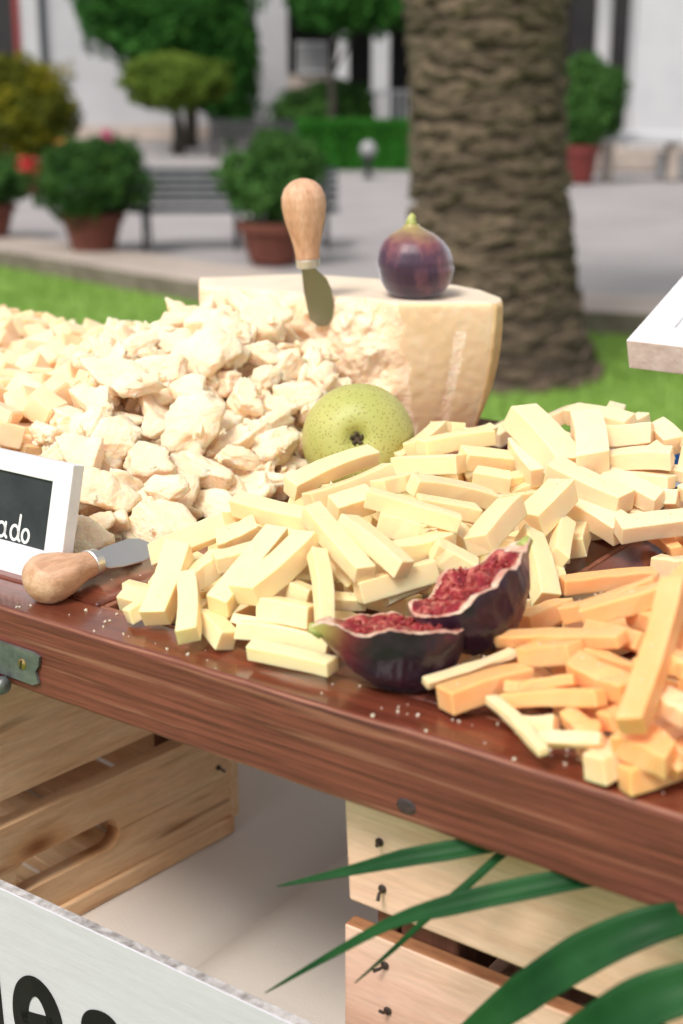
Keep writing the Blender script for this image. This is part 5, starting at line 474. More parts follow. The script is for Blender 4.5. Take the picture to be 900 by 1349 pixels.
def balustrade(x0,x1,y,z0,z1):
    t=empty('balustrade',((x0+x1)/2,y,z0),None); t.parent=B; t.location=((x0+x1)/2,y-36,z0)
    bm=bmesh.new(); L=x1-x0; box(bm,(0,0,z1-z0),(L,.10,.06)); build('handrail',bm,white_m,t)
    bm=bmesh.new(); box(bm,(0,0,.04),(L,.10,.06)); build('bottom_rail',bm,white_m,t)
    bm=bmesh.new(); box(bm,(0,0,(z1-z0)/2+.01),(.05,.04,z1-z0-.09)); me=bpy.data.meshes.new('baluster'); bm.to_mesh(me); bm.free(); me.materials.append(white_m)
    n=int(L/.11)
    for i in range(n): inst('baluster',me,t,(-L/2+(i+.5)*L/n,0,0))
balustrade(.46,1.4,29.98,.58,1.22); balustrade(-1.0,-.3,33,1.55,2.2)
bm=bmesh.new(); bb(bm,.4,3.2,30.0,31.6,0,.57); build('porch_floor',bm,kerb_m,B)
bm=bmesh.new(); bb(bm,-1.2,-.2,33.05,34,0,1.53); build('landing',bm,kerb_m,B)
# nearer porch on the right
PR=empty('white_porch',(6,26,0),'white porch with a broad column and a slim column before a dark doorway','porch')
def pb(bm,x0,x1,y0,y1,z0,z1,bev=0): box(bm,((x0+x1)/2-6,(y0+y1)/2-26,(z0+z1)/2),(x1-x0,y1-y0,z1-z0),bev=bev)
bm=bmesh.new(); pb(bm,3.6,9.5,24.6,30,0,.36,.02); build('porch_floor',bm,kerb_m,PR)
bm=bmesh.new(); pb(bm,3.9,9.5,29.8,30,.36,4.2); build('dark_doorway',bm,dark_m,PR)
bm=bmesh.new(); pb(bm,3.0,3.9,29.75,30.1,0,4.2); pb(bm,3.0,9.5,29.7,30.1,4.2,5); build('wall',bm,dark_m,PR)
bm=bmesh.new(); pb(bm,4.92,6.1,24.9,25.7,.36,4.2,.03); pb(bm,4.84,6.18,24.82,25.78,.36,.62,.03); build('broad_column',bm,white_m,PR)
bm=bmesh.new(); pb(bm,4.62,4.86,27,27.24,.36,4.2,.02); build('slim_column',bm,white_m,PR)
bm=bmesh.new(); pb(bm,4.3,9.5,24.8,27.3,4.2,4.6); build('porch_beam',bm,white_m,PR)
bm=bmesh.new(); pb(bm,5.08,5.12,29.6,29.75,.36,4.1); pb(bm,4.25,4.42,29.6,29.75,.36,4.1); build('door_frame',bm,redtrim_m,PR)
t=empty('stone_bench',(4.95,22.6,0),'long white stone bench in front of the broad porch column','bench','park benches in the square')
bm=bmesh.new(); box(bm,(.1,0,.63),(2.55,.55,.13),bev=.02); build('seat',bm,white_m,t)
for x in (-.85,.15,1.1):
    bm=bmesh.new(); box(bm,(x,0,.283),(.14,.42,.562),bev=.015); build('leg',bm,kerb_m,t)
bm=bmesh.new(); box(bm,(.25,.12,.2),(.72,.3,.4),bev=.02); o=build('planter_box',bm,white_m); o.location=(5.05,22.75,0); tag(o,'pale box standing under the white stone bench','box')
# ================================================================== the two cloth covered tables under the crates
ZC=1.0-ZT                                                    # cloth height in table coordinates
def cloth_table(u0,u1,v0,v1,label,round_u1,dz=0.):
    t=empty('cloth_covered_table',T((u0+u1)/2,(v0+v1)/2,-ZT-.14),label,'table','cloth covered tables under the crates',rz=ROT)
    hx,hy=(u1-u0)/2,(v1-v0)/2; top=1.0+.14+dz
    bm=bmesh.new(); nx,ny=70,50
    # top with rounded drop on the right long edge, then skirts
    def zf(x,y):
        z=top
        if round_u1:
            e=(hx-x)
            if e<.05: z-=.05*(1-e/.05)**1.6
        z+=.0012*noise.noise(Vector((x*9+u0*7,y*9,0)))
        return z
    grid=[[bm.verts.new((-hx+2*hx*(1-(1-i/nx)**1.6),-hy+2*hy*j/ny,zf(-hx+2*hx*(1-(1-i/nx)**1.6),-hy+2*hy*j/ny))) for j in range(ny+1)] for i in range(nx+1)]
    for i in range(nx):
        for j in range(ny): bm.faces.new((grid[i][j],grid[i+1][j],grid[i+1][j+1],grid[i][j+1]))
    rim=[grid[i][0] for i in range(nx+1)]+[grid[nx][j] for j in range(1,ny+1)]+[grid[i][ny] for i in range(nx-1,-1,-1)]+[grid[0][j] for j in range(ny-1,0,-1)]
    prev=rim
    for k,zz in enumerate((.97,.6,.25,.03)):
        cur=[]
        for i,v in enumerate(rim):
            p=v.co.copy(); d=Vector((p.x/hx,p.y/hy,0)); d=Vector((round(d.x) if abs(d.x)>.999 else 0,round(d.y) if abs(d.y)>.999 else 0,0))
            wv=.004+.018*(k+1)/4*(.5+.5*math.sin(i*.55)); 
            if round_u1 and d.x>0: wv=.002
            if (not round_u1) and d.x<0: wv=.001
            cur.append(bm.verts.new((p.x+d.x*wv,p.y+d.y*wv,zz*top)))
        n=len(rim)
        for i in range(n): bm.faces.new((prev[i],prev[(i+1)%n],cur[(i+1)%n],cur[i]))
        prev=cur
    bmesh.ops.recalc_face_normals(bm,faces=bm.faces)
    build('tablecloth',bm,cloth_m,t,smooth=True)
    for sx in (-1,1):
        for sy in (-1,1):
            bm=bmesh.new(); box(bm,(sx*(hx-.08),sy*(hy-.08),(top-.04)/2),(.04,.04,top-.04)); build('leg',bm,iron_m,t)
    return t
c1=cloth_table(-1.5,-.218,-.12,.95,'cream cloth covered table carrying the orange pine crate',True)
c2=cloth_table(-.214,.95,.0,.95,'cream cloth covered table carrying the pale pine crate',False,.022)
c1.rotation_euler.z+=math.radians(1.0)

# ================================================================== crates
def nail(parent,loc,rot,length=.010):
    bm=bmesh.new(); lathe(bm,[(0,-.001),(.0035,-.001),(.0038,.0006),(.003,.0016),(0,.002)],n=10); bmesh.ops.transform(bm,matrix=rot.to_4x4(),verts=bm.verts)
    b2=bmesh.new(); tube(b2,[rot@Vector((0,0,0)),rot@Vector((.0014,.001,length*.6)),rot@Vector((.0045,.003,length))],[.0014,.0015,.0017],6); me=bpy.data.meshes.new('x'); b2.to_mesh(me); b2.free(); bm.from_mesh(me)
    o=build('nail',bm,nail_m,parent); o.location=loc; o.scale=(.62,.62,.62); return o
ct=.010
# pale crate: front slats face the camera
CR=empty('wooden_crate',T(.19,.19,ZC),'pale pine crate with bent nails under the tabletop behind the strap leaves','crate','wooden crates under the tabletop',rz=ROT)
HC=1.274-1.0
def local_box(bm,x0,x1,y0,y1,z0,z1,bev=.0015): box(bm,((x0+x1)/2,(y0+y1)/2,(z0+z1)/2),(x1-x0,y1-y0,z1-z0),bev=bev,seg=2)
X0=-.212; X1=.235; Y0=-.158; Y1=.16
sl=[(.196,.274),(.106,.184),(.012,.092)]
for (a,b) in [(.196,.274),(.106,.184),(.030,.094)]:
    e=rnd.uniform(-.002,.002)
    bm=bmesh.new(); local_box(bm,X0+e,X1,Y0,Y0+ct,a,b-.0005)
    for v in bm.verts:                                             # knocked corner, slightly wavy edge
        v.co.z+=.0012*noise.noise(Vector((v.co.x*20,a*9,0)))
        if a==.196 and v.co.x<X0+.02 and v.co.z<.21: v.co.x+=.004; v.co.z+=.002
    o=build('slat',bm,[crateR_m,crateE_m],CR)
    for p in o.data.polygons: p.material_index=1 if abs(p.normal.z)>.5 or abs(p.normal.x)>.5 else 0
    bm=bmesh.new(); local_box(bm,X0,X1,Y1-ct,Y1,a,b-.0005); build('slat',bm,crateR_m,CR)
for (a,b) in ((.104,.274),(.034,.092)):
    for x in (X0+.014,X1-.026):
        bm=bmesh.new(); local_box(bm,x,x+.012,Y0+ct+.0005,Y1-ct-.0005,a,b-.002); build('end_board',bm,post_m if a>.05 else crateR_m,CR)
for x in (X0+.028,X1-.062):
    for y in (Y0+ct+.001,Y1-ct-.035):
        bm=bmesh.new(); local_box(bm,x,x+.034,y,y+.034,.034,.268,.002); build('corner_post',bm,post_m,CR)
for i in range(5):
    y=Y0+.002+i*.066; bm=bmesh.new(); local_box(bm,X0+.002,X1-.002,y,y+.056,.0238,.0335); build('bottom_slat',bm,crateR_m,CR)
R90=Matrix.Rotation(math.radians(90),3,'X')
def tl(o_,u,v,z):  # table coords -> local coords of an ROT-rotated empty
    return mworld(o_).inverted()@T(u,v,z)
for k,(u,z) in enumerate(((.0005,-.0825),(.0025,-.108),(.0045,-.1515),(.0065,-.1775))):
    p=tl(CR,u,.03,z); p.y=Y0-.0005; nail(CR,p,Matrix.Rotation(k*1.7,3,'Y')@R90,.010)
# orange crate: its end panel (with the hand hole) faces right
CL=empty('wooden_crate',T(-.60,.185,ZC),'orange pine crate with an oval hand hole under the left part of the tabletop','crate','wooden crates under the tabletop',rz=ROT-math.radians(5.5))
# local: +x end panel at x=.25, far end y=+.165
XE=.252; YA,YB=-.22,.152; 
def end_board(z0,z1,hole=None,bev=.0015):
    bm=bmesh.new()
    y0,y1=YA,YB; t_=.014
    # outline in (y,z) with optional half hole on the top or bottom edge
    pts=[]
    def arc(cy,cz,r,a0,a1,n=8): return [(cy+r*math.cos(a0+(a1-a0)*i/n),cz+r*math.sin(a0+(a1-a0)*i/n)) for i in range(n+1)]
    if hole is None: pts=[(y0,z0),(y1,z0),(y1,z1),(y0,z1)]
    else:
        hy0,hy1,hr,side=hole
        if side=='top': pts=[(y0,z0),(y1,z0),(y1,z1)]+[(hy1,z1)]+arc(hy1-hr,z1,hr,0,-math.pi/2)+arc(hy0+hr,z1,hr,-math.pi/2,-math.pi)+[(hy0,z1),(y0,z1)]
        else: pts=[(y0,z0)]+[(hy0,z0)]+arc(hy0+hr,z0,hr,math.pi,math.pi/2)+arc(hy1-hr,z0,hr,math.pi/2,0)+[(hy1,z0),(y1,z0),(y1,z1),(y0,z1)]
    cl=[]
    for q in pts:
        if not cl or (abs(q[0]-cl[-1][0])+abs(q[1]-cl[-1][1]))>1e-6: cl.append(q)
    prism(bm,[Vector((XE-t_,y,z)) for y,z in cl],Vector((t_,0,0)))
    bmesh.ops.recalc_face_normals(bm,faces=bm.faces)
    return bm
crateY_m=wood('pine_orange_end',(.80,.48,.25),(.92,.66,.40),'Y',3.2,knots=True,gv=.75,rough=.6,stretch=12,bs=.25,rand=.05,streak=(.30,.12,.045))
hz0,hz1=-.060,.036
build('end_board',end_board(.016,.052,(hz0,hz1,.012,'top')),crateY_m,CL)
build('end_board',end_board(.0526,.098,(hz0,hz1,.013,'bottom')),crateY_m,CL)
build('end_board',end_board(.119,.2735),crateY_m,CL)
bm=bmesh.new(); local_box(bm,XE-.013,XE+.004,YA,YB+.002,.001,.0155); build('bottom_batten',bm,crateY_m,CL)
for y in (YB-.036,YA):
    bm=bmesh.new(); local_box(bm,XE-.05,XE-.0145,y,y+.034,.012,.27,.002); build('corner_post',bm,post_m,CL)
for (a,b) in sl:
    for y in (YB+.0005,YA-.0105):
        bm=bmesh.new(); local_box(bm,-.25,XE+.001,y,y+.010,a,b-.002); build('slat',bm,crate_m,CL)
for i in range(5):
    y=YA+.002+i*.076; bm=bmesh.new(); local_box(bm,-.248,XE-.016,y,y+.064,.0012,.0115); build('bottom_slat',bm,crate_m,CL)
for (a,b) in ((.016,.098),(.119,.2735)):
    bm=bmesh.new(); local_box(bm,-.25,-.238,YA,YB,a,b); build('end_board',bm,crate_m,CL)
for y,z in ((YB-.014,.086),(YB-.012,.064),(YB-.013,.20)):
    nail(CL,Vector((XE+.0008,y,z)),Matrix.Rotation(math.radians(90),3,'Y'),.009)

# ================================================================== the old door used as tabletop
DH=.046
D=empty('old_door_tabletop',T(-.2,.27,-DH),'old varnished mahogany door laid flat on crates as the cheese tabletop','tabletop',rz=ROT)
def dpart(name,u0,u1,v0,v1,z0,z1,mats,bev=.0025,front=False,parent=None,seg=3):
    bm=bmesh.new(); L=u1-u0; n=max(1,int(L/.03)) if front else 1
    for i in range(n): pass
    tb(bm,u0,u1,v0,v1,z0,z1,bev,seg)
    Mi=mworld(parent or D).inverted(); bm.transform(Mi)
    if front: 
        es=[e for e in bm.edges if abs((e.verts[0].co-e.verts[1].co).x)>L*.8]
        bmesh.ops.subdivide_edges(bm,edges=es,cuts=140,use_grid_fill=True)
        for v in bm.verts:
            w=.0008*noise.noise(Vector((v.co.x*14,v.co.z*20,1)))+.0005*noise.noise(Vector((v.co.x*60,v.co.z*40,4)))
            if v.co.z<.012 or v.co.z>.036: v.co.y+=w*.9; v.co.z+=w*.6
    o=build(name,bm,mats,parent or D)
    return o
fr=dpart('front_rail',-1.0,.62,0,.0335,-DH,0,[rail_top,rail_front,rail_edge],.0028,True)
for p in fr.data.polygons:
    n_=p.normal; c=p.center
    p.material_index=0 if n_.z>.9 else (1 if abs(n_.y)>.9 else (2 if n_.y<-.2 else 0))
UL=-1.0
dpart('back_rail',UL,.62,.500,.542,-DH,0,rail_top,.003)
for (a,b) in ((-.285,-.1885),(.0045,.031),(.50,.62),(-1.0,-.90)):
    dpart('stile',a,b,.0338,.4997,-DH+.001,-.0006 if a>.0 or a<-.5 else 0.0004,rail_top if a<0 else panel_m,.0022)
for (a,b) in ((-.8995,-.2855),(-.188,.004),(.0315,.4995)):
    # each recess: boards laid side by side
    n_=max(1,round((b-a)/.1)); 
    for i in range(n_):
        x0=a+(b-a)*i/n_; x1=a+(b-a)*(i+1)/n_
        dpart('panel_board',x0+.0003,x1-.0003,.034,.4995,-DH+.012,-.0075,panel_m,.0008)
    for (x0,x1,y0,y1) in ((a,b,.034,.0375),(a,a+.0035,.0378,.4990),(b-.0035,b,.0378,.4990)):
        dpart('moulding',x0,x1,y0,y1,-.0072,-.0012,rail_edge if y1<.1 else rail_edge,.001)
# hinge leaf with its brass screw
bm=bmesh.new(); poly=[(-.262,-.0195),(-.2035,-.0200),(-.1985,-.0215),(-.1995,-.027),(-.2025,-.031),(-.2005,-.0375),(-.2055,-.0395),(-.262,-.0385)]
prism(bm,[T(u,-.0004,z) for u,z in poly],V*-.0018); bmesh.ops.recalc_face_normals(bm,faces=bm.faces)
hinge=build('hinge',bm,plate_m,D,world=True)
bm=bmesh.new(); Ms=Matrix.Translation(T(-.2122,-.0022,-.0288))@Matrix.Rotation(ROT,4,'Z')@Matrix.Rotation(math.radians(90),4,'X')
lathe(bm,[(0,.0012),(.0018,.0011),(.0031,.0004),(.0033,-.0002)],n=20,M=Ms); build('screw',bm,brass_m,hinge,world=True)
bm=bmesh.new(); box(bm,T(-.2122,-.00345,-.0288),(.0009,.0004,.0056),Matrix.Rotation(ROT,3,'Z')@Matrix.Rotation(.25,3,'Y')); build('screw_slot',bm,nail_m,hinge,world=True)
bm=bmesh.new(); tube(bm,[T(-.262,-.006,-.043),T(-.2255,-.006,-.0435)],.0045,12); tube(bm,[T(-.2255,-.006,-.0435),T(-.2225,-.006,-.0435)],[.0056,.0040],12); build('hinge_pin',bm,plate_m,hinge,world=True,smooth=True)
# dark knot in the front edge
bm=bmesh.new(); Mk=Matrix.Translation(T(.0358,-.0002,-.0375))@Matrix.Rotation(ROT,4,'Z')@Matrix.Rotation(math.radians(90),4,'X')
lathe(bm,[(0,.0004),(.0030,.0003),(.0045,-.0003)],n=18,M=Mk@Matrix.Diagonal((1.2,.9,1,1)))
build('knot',bm,mnoise('knot',(.015,.012,.02),(.07,.035,.035),scale=200,rough=.5,bs=.4),D,world=True)

# ================================================================== white painted sign in front
def strokes(bm,lines,M,hw,depth,joint=10):
    """thick round-ended painted strokes; lines: list of polylines in (x,y), M: plane matrix"""
    for ln in lines:
        pts=[Vector((x,y,0)) for x,y in ln]; L=[];Rr=[]
        # resample smooth (Catmull-Rom)
        sm=[]
        for i in range(len(pts)-1):
            p0=pts[max(i-1,0)];p1=pts[i];p2=pts[i+1];p3=pts[min(i+2,len(pts)-1)]
            for k in range(6):
                t=k/6; sm.append(.5*((2*p1)+(-p0+p2)*t+(2*p0-5*p1+4*p2-p3)*t*t+(-p0+3*p1-3*p2+p3)*t**3))
        sm.append(pts[-1])
        for i,p in enumerate(sm):
            d=(sm[min(i+1,len(sm)-1)]-sm[max(i-1,0)]).normalized(); nrm=Vector((-d.y,d.x,0)); L.append(p+nrm*hw); Rr.append(p-nrm*hw)
        d0=(sm[1]-sm[0]).normalized(); d1=(sm[-1]-sm[-2]).normalized()
        def vert(p): return (bm.verts.new(M@p),bm.verts.new(M@(p+Vector((0,0,depth)))))
        a=[vert(p) for p in L]; b=[vert(p) for p in Rr]
        for i in range(len(sm)-1):
            bm.faces.new((a[i][1],b[i][1],b[i+1][1],a[i+1][1])); bm.faces.new((a[i][0],a[i][1],a[i+1][1],a[i+1][0])); bm.faces.new((b[i][1],b[i][0],b[i+1][0],b[i+1][1]))
        for p,d,s in ((sm[0],-d0,0),(sm[-1],d1,1)):                       # round caps
            nrm=Vector((-d.y,d.x,0)); fan=[M@(p+nrm*hw*math.cos(t)+d*hw*math.sin(t)+Vector((0,0,depth*1.02))) for t in [math.pi*i/8 for i in range(9)]]
            bm.faces.new([bm.verts.new(q) for q in fan])
def letterM(u,v,z,tilt=None): 
    """x along U, y up, z out towards the camera"""
    return Matrix.Translation(T(u,v,z))@Matrix.Rotation(ROT,4,'Z')@Matrix.Rotation(math.radians(90),4,'X')
SB=empty('white_wooden_sign',T(-.30,-.0175,ZC+.001),'white washed wooden board with bold black lettering in the lower left corner','sign',rz=ROT)
bm=bmesh.new(); tb(bm,-.62,.06,-.0235,-.0165,ZC+.001,-.160,.0006); bm.transform(mworld(SB).inverted())
o=build('board',bm,[signw_m,signe_m],SB)
for p in o.data.polygons: p.material_index=1 if p.normal.z>.8 else 0
def arcpts(cx,cy,rx,ry,a0,a1,n=14): return [(cx+rx*math.cos(math.radians(a0+(a1-a0)*i/n)),cy+ry*math.sin(math.radians(a0+(a1-a0)*i/n))) for i in range(n+1)]
LET={'e':[[(-.013,.021),(.0,.0235),(.0135,.0265)],arcpts(0,.024,.0145,.024,5,318)],
 's':[[(.012,.040),(.004,.0475),(-.007,.045),(-.010,.036),(-.003,.027),(.008,.019),(.010,.009),(.002,.001),(-.008,.002),(-.013,.009)]],
 'o':[arcpts(0,.024,.0145,.024,90,450)],
 'u':[[(-.012,.046),(-.013,.018),(-.007,.002),(.003,.0015),(.010,.012),(.012,.046)],[(.012,.046),(.013,.001)]],
 'Q':[arcpts(0,.034,.020,.034,90,450),[(.006,.014),(.020,-.004)]]}
bm=bmesh.new()
for ch,du in (('Q',-.345),('u',-.291),('e',-.1935),('s',-.1405),('o',-.095),('s',-.052)):
    if ch in 'u': continue
    pass
lets=[('Q',-.338),('u',-.288),('e',-.2430),('s',-.1950)]
lets=[('Q',-.297),('u',-.245),('e',-.1955),('s',-.1435),('o',-.098),('s',-.052)]
for ch,uu in lets:
    bm=bmesh.new(); strokes(bm,LET[ch],letterM(uu,-.0236,-.2630),.0064,.0005)
    build('letter',bm,blackpaint_m,SB,world=True)

# ================================================================== small chalkboard sign (left) leaning back
ang=math.atan2(.0585-.0409,.0677)
KB=empty('chalkboard_sign',T(-.2272,.0409,0),'small white framed chalkboard sign standing left of the short knife before the broken hard cheese','sign')
MB=Matrix.Translation(T(-.2272,.0409,0))@Matrix.Rotation(ROT,4,'Z')@Matrix.Rotation(math.radians(90)-ang,4,'X')   # x: U, y: up the board, z: towards the camera
KB.matrix_world=MB; bpy.context.view_layer.update(); KB.location=MB.to_translation(); KB.rotation_euler=MB.to_euler()
WF,HF,FT=.115,.0700,.009
def kb(name,x0,x1,y0,y1,z0,z1,m,bev=.0006):
    bm=bmesh.new(); box(bm,((x0+x1)/2,(y0+y1)/2,(z0+z1)/2),(x1-x0,y1-y0,z1-z0),bev=bev,seg=2); return build(name,bm,m,KB)
bw=.0148; XS=-.0105
kb('frame_side',-bw,0,0,HF,-FT,0,frame_m); kb('frame_side',-WF,-WF+bw,0,HF,-FT,0,frame_m)
kb('frame_side',-WF+bw+.0001,-bw-.0001,0,bw+.003,-FT,-.0001,frame_m); kb('frame_side',-WF+bw+.0001,-bw-.0001,HF-bw+.003,HF,-FT,-.0001,frame_m)
kb('slate',-WF+bw,-bw,bw+.002,HF-bw+.004,-FT*.7,-.0022,slate_m,0)
kb('prop_foot',-.07,-.045,0,.045,-FT-.002,-FT-.0002,frameraw_m)
hand={'a':[arcpts(0,.0042,.0034,.0042,60,400,12)+[],[(.0034,.0088),(.0034,.0022),(.0052,.0002)]],
      'd':[arcpts(0,.0042,.0032,.0042,60,400,12),[(.0036,.0150),(.0034,.0060),(.0036,.0012),(.0050,.0002)]],
      'o':[arcpts(0,.0038,.0028,.0038,90,452,12)],
      'r':[[(-.001,.0078),(-.0005,.0002)],[(-.0004,.005),(.0018,.008),(.0036,.0076)]],
      'u':[[(-.003,.008),(-.003,.002),(0,.0002),(.003,.002),(.003,.008)],[(.003,.008),(.0036,.0002)]],
      'C':[arcpts(0,.007,.0045,.007,50,310,12)]}
for ch,x in (('C',-.0830),('u',-.0705),('r',-.0620),('a',-.0505),('a',-.0372) if False else ('a',-.0432),('d',-.0318),('o',-.0225)):
    if x==-.0505: continue
    bm=bmesh.new(); strokes(bm,hand[ch],Matrix.Translation((x+XS,.0195,-.0021))@Matrix.Diagonal((1,1,1,1)),.00085,.0002); build('letter',bm,chalk_m,KB)
bm=bmesh.new(); strokes(bm,[[(-.085,.0175),(-.06,.0172),(-.034,.0176)]],Matrix.Translation((0,0,-.0021)),.00025,.0002); build('underline',bm,chalk_m,KB)

# ================================================================== white framed sign at the right edge, tilted back, on a stand
th=math.radians(20)
Cn=T(-.0539,.4112,.105)
RB=empty('tilted_framed_sign',Cn,'white framed sign tilted back at the right edge above the cream cheese sticks','sign')
MR=Matrix.Translation(Cn)@Matrix.Rotation(ROT,4,'Z')@Matrix.Rotation(th,4,'X'); RB.rotation_euler=MR.to_euler()
def rb(name,x0,x1,y0,y1,z0,z1,m,bev=.0008):
    bm=bmesh.new(); box(bm,((x0+x1)/2,(y0+y1)/2,(z0+z1)/2),(x1-x0,y1-y0,z1-z0),bev=bev,seg=2); return build(name,bm,m,RB)
def raw(o):
    o.data.materials.append(frameraw_m)
    for p in o.data.polygons: p.material_index=1 if p.normal.y<-.6 and abs(p.normal.z)<.5 else 0
raw(rb('frame_side',0,.24,0,.024,-.022,0,frame_m)); rb('frame_side',0,.024,.0242,.15,-.022,-.0002,frame_m); rb('frame_side',.21,.24,.0302,.15,-.020,-.0002,frame_m); rb('frame_side',0,.24,.1502,.18,-.020,0,frame_m)
for k_ in range(2): rb('inner_lip',.024+k_*.004,.21-k_*.004,.0242+k_*.004,.0285+k_*.004,-.006-.003*k_,-.0025-.003*k_,frame_m,.0004); rb('inner_lip',.0242+k_*.004,.0285+k_*.004,.029+k_*.004,.15-k_*.004,-.0062-.003*k_,-.0027-.003*k_,frame_m,.0004)
rb('slate',.025,.209,.025,.149,-.018,-.010,mnoise('pale_slate',(.25,.28,.30),(.35,.38,.40),scale=30,rough=.3,bs=0),0)
st=empty('stand',(0,0,0)); st.parent=RB
bm=bmesh.new(); tube(bm,[T(.10,.44,-.0065),T(.10,.44,.094)],.006,10); tube(bm,[T(.10,.44,-.006),T(.10,.44,.0)],.03,20); bm.transform(MR.inverted()); ob=build('pole',bm,iron_m,None); ob.parent=st

# blue foil packet at the right edge
FP=empty('blue_foil_packet',T(-.020,.378,.012),'crumpled blue and silver foil wrapper at the right edge against the pale cheese sticks','wrapper')
for nm,mt,sc_,off in (('blue_wrap',foil_m,(.022,.018,.016),(.012,.006,.019)),('silver_fold',foilin_m,(.020,.016,.011),(.010,-.004,.008))):
    bm=bmesh.new(); bmesh.ops.create_icosphere(bm,subdivisions=2,radius=1)
    for v in bm.verts:
        p=v.co.normalized(); v.co=Vector((p.x*sc_[0],p.y*sc_[1],p.z*sc_[2]))*(1+.45*noise.noise(p*2.7))+Vector(off)
    build(nm,bm,mt,FP)

# ================================================================== cheese sticks
def stickmesh(L,w,h,r,bev=.0009,ja=.0004):
    bm=bmesh.new(); vs={}
    sk0=r.uniform(-.25,.25)*w; sk1=r.uniform(-.25,.25)*w; tap=r.uniform(.92,1.05)
    for ix in (0,1):
        for iy in (-1,1):
            for iz in (-1,1):
                k=1 if ix==0 else tap
                x=(-L/2 if ix==0 else L/2)+(sk0 if ix==0 else sk1)*iy*.5+r.uniform(-.06,.06)*w
                vs[ix,iy,iz]=bm.verts.new((x,iy*w/2*k+r.uniform(-.03,.03)*w,iz*h/2*k+r.uniform(-.03,.03)*h))
    q=lambda *k:bm.faces.new([vs[i] for i in k])
    q((0,-1,-1),(0,-1,1),(0,1,1),(0,1,-1)); q((1,-1,-1),(1,1,-1),(1,1,1),(1,-1,1))
    for s in (-1,1): q((0,s,-1),(0,s,1),(1,s,1),(1,s,-1)); q((0,-1,s),(1,-1,s),(1,1,s),(0,1,s))
    bmesh.ops.recalc_face_normals(bm,faces=bm.faces)
    # slight bow: cut twice along the length and bend
    es=[e for e in bm.edges if abs((e.verts[0].co-e.verts[1].co).x)>L*.6]
    bmesh.ops.subdivide_edges(bm,edges=es,cuts=4,use_grid_fill=True)
    bw_,bz=r.uniform(-.035,.035)*L,r.uniform(-.03,.03)*L
    for v in bm.verts:
        t=v.co.x/(L/2); v.co.y+=bw_*(1-t*t)+ja*noise.noise(v.co*180+Vector((L*900,0,0))); v.co.z+=bz*(1-t*t)+ja*noise.noise(v.co*170-Vector((L*900,0,0)))
    es=[e for e in bm.edges if len(e.link_faces)==2 and e.calc_face_angle(0)>.6]
    bmesh.ops.bevel(bm,geom=es,offset=bev,segments=2,affect='EDGES',profile=.6)
    return bm
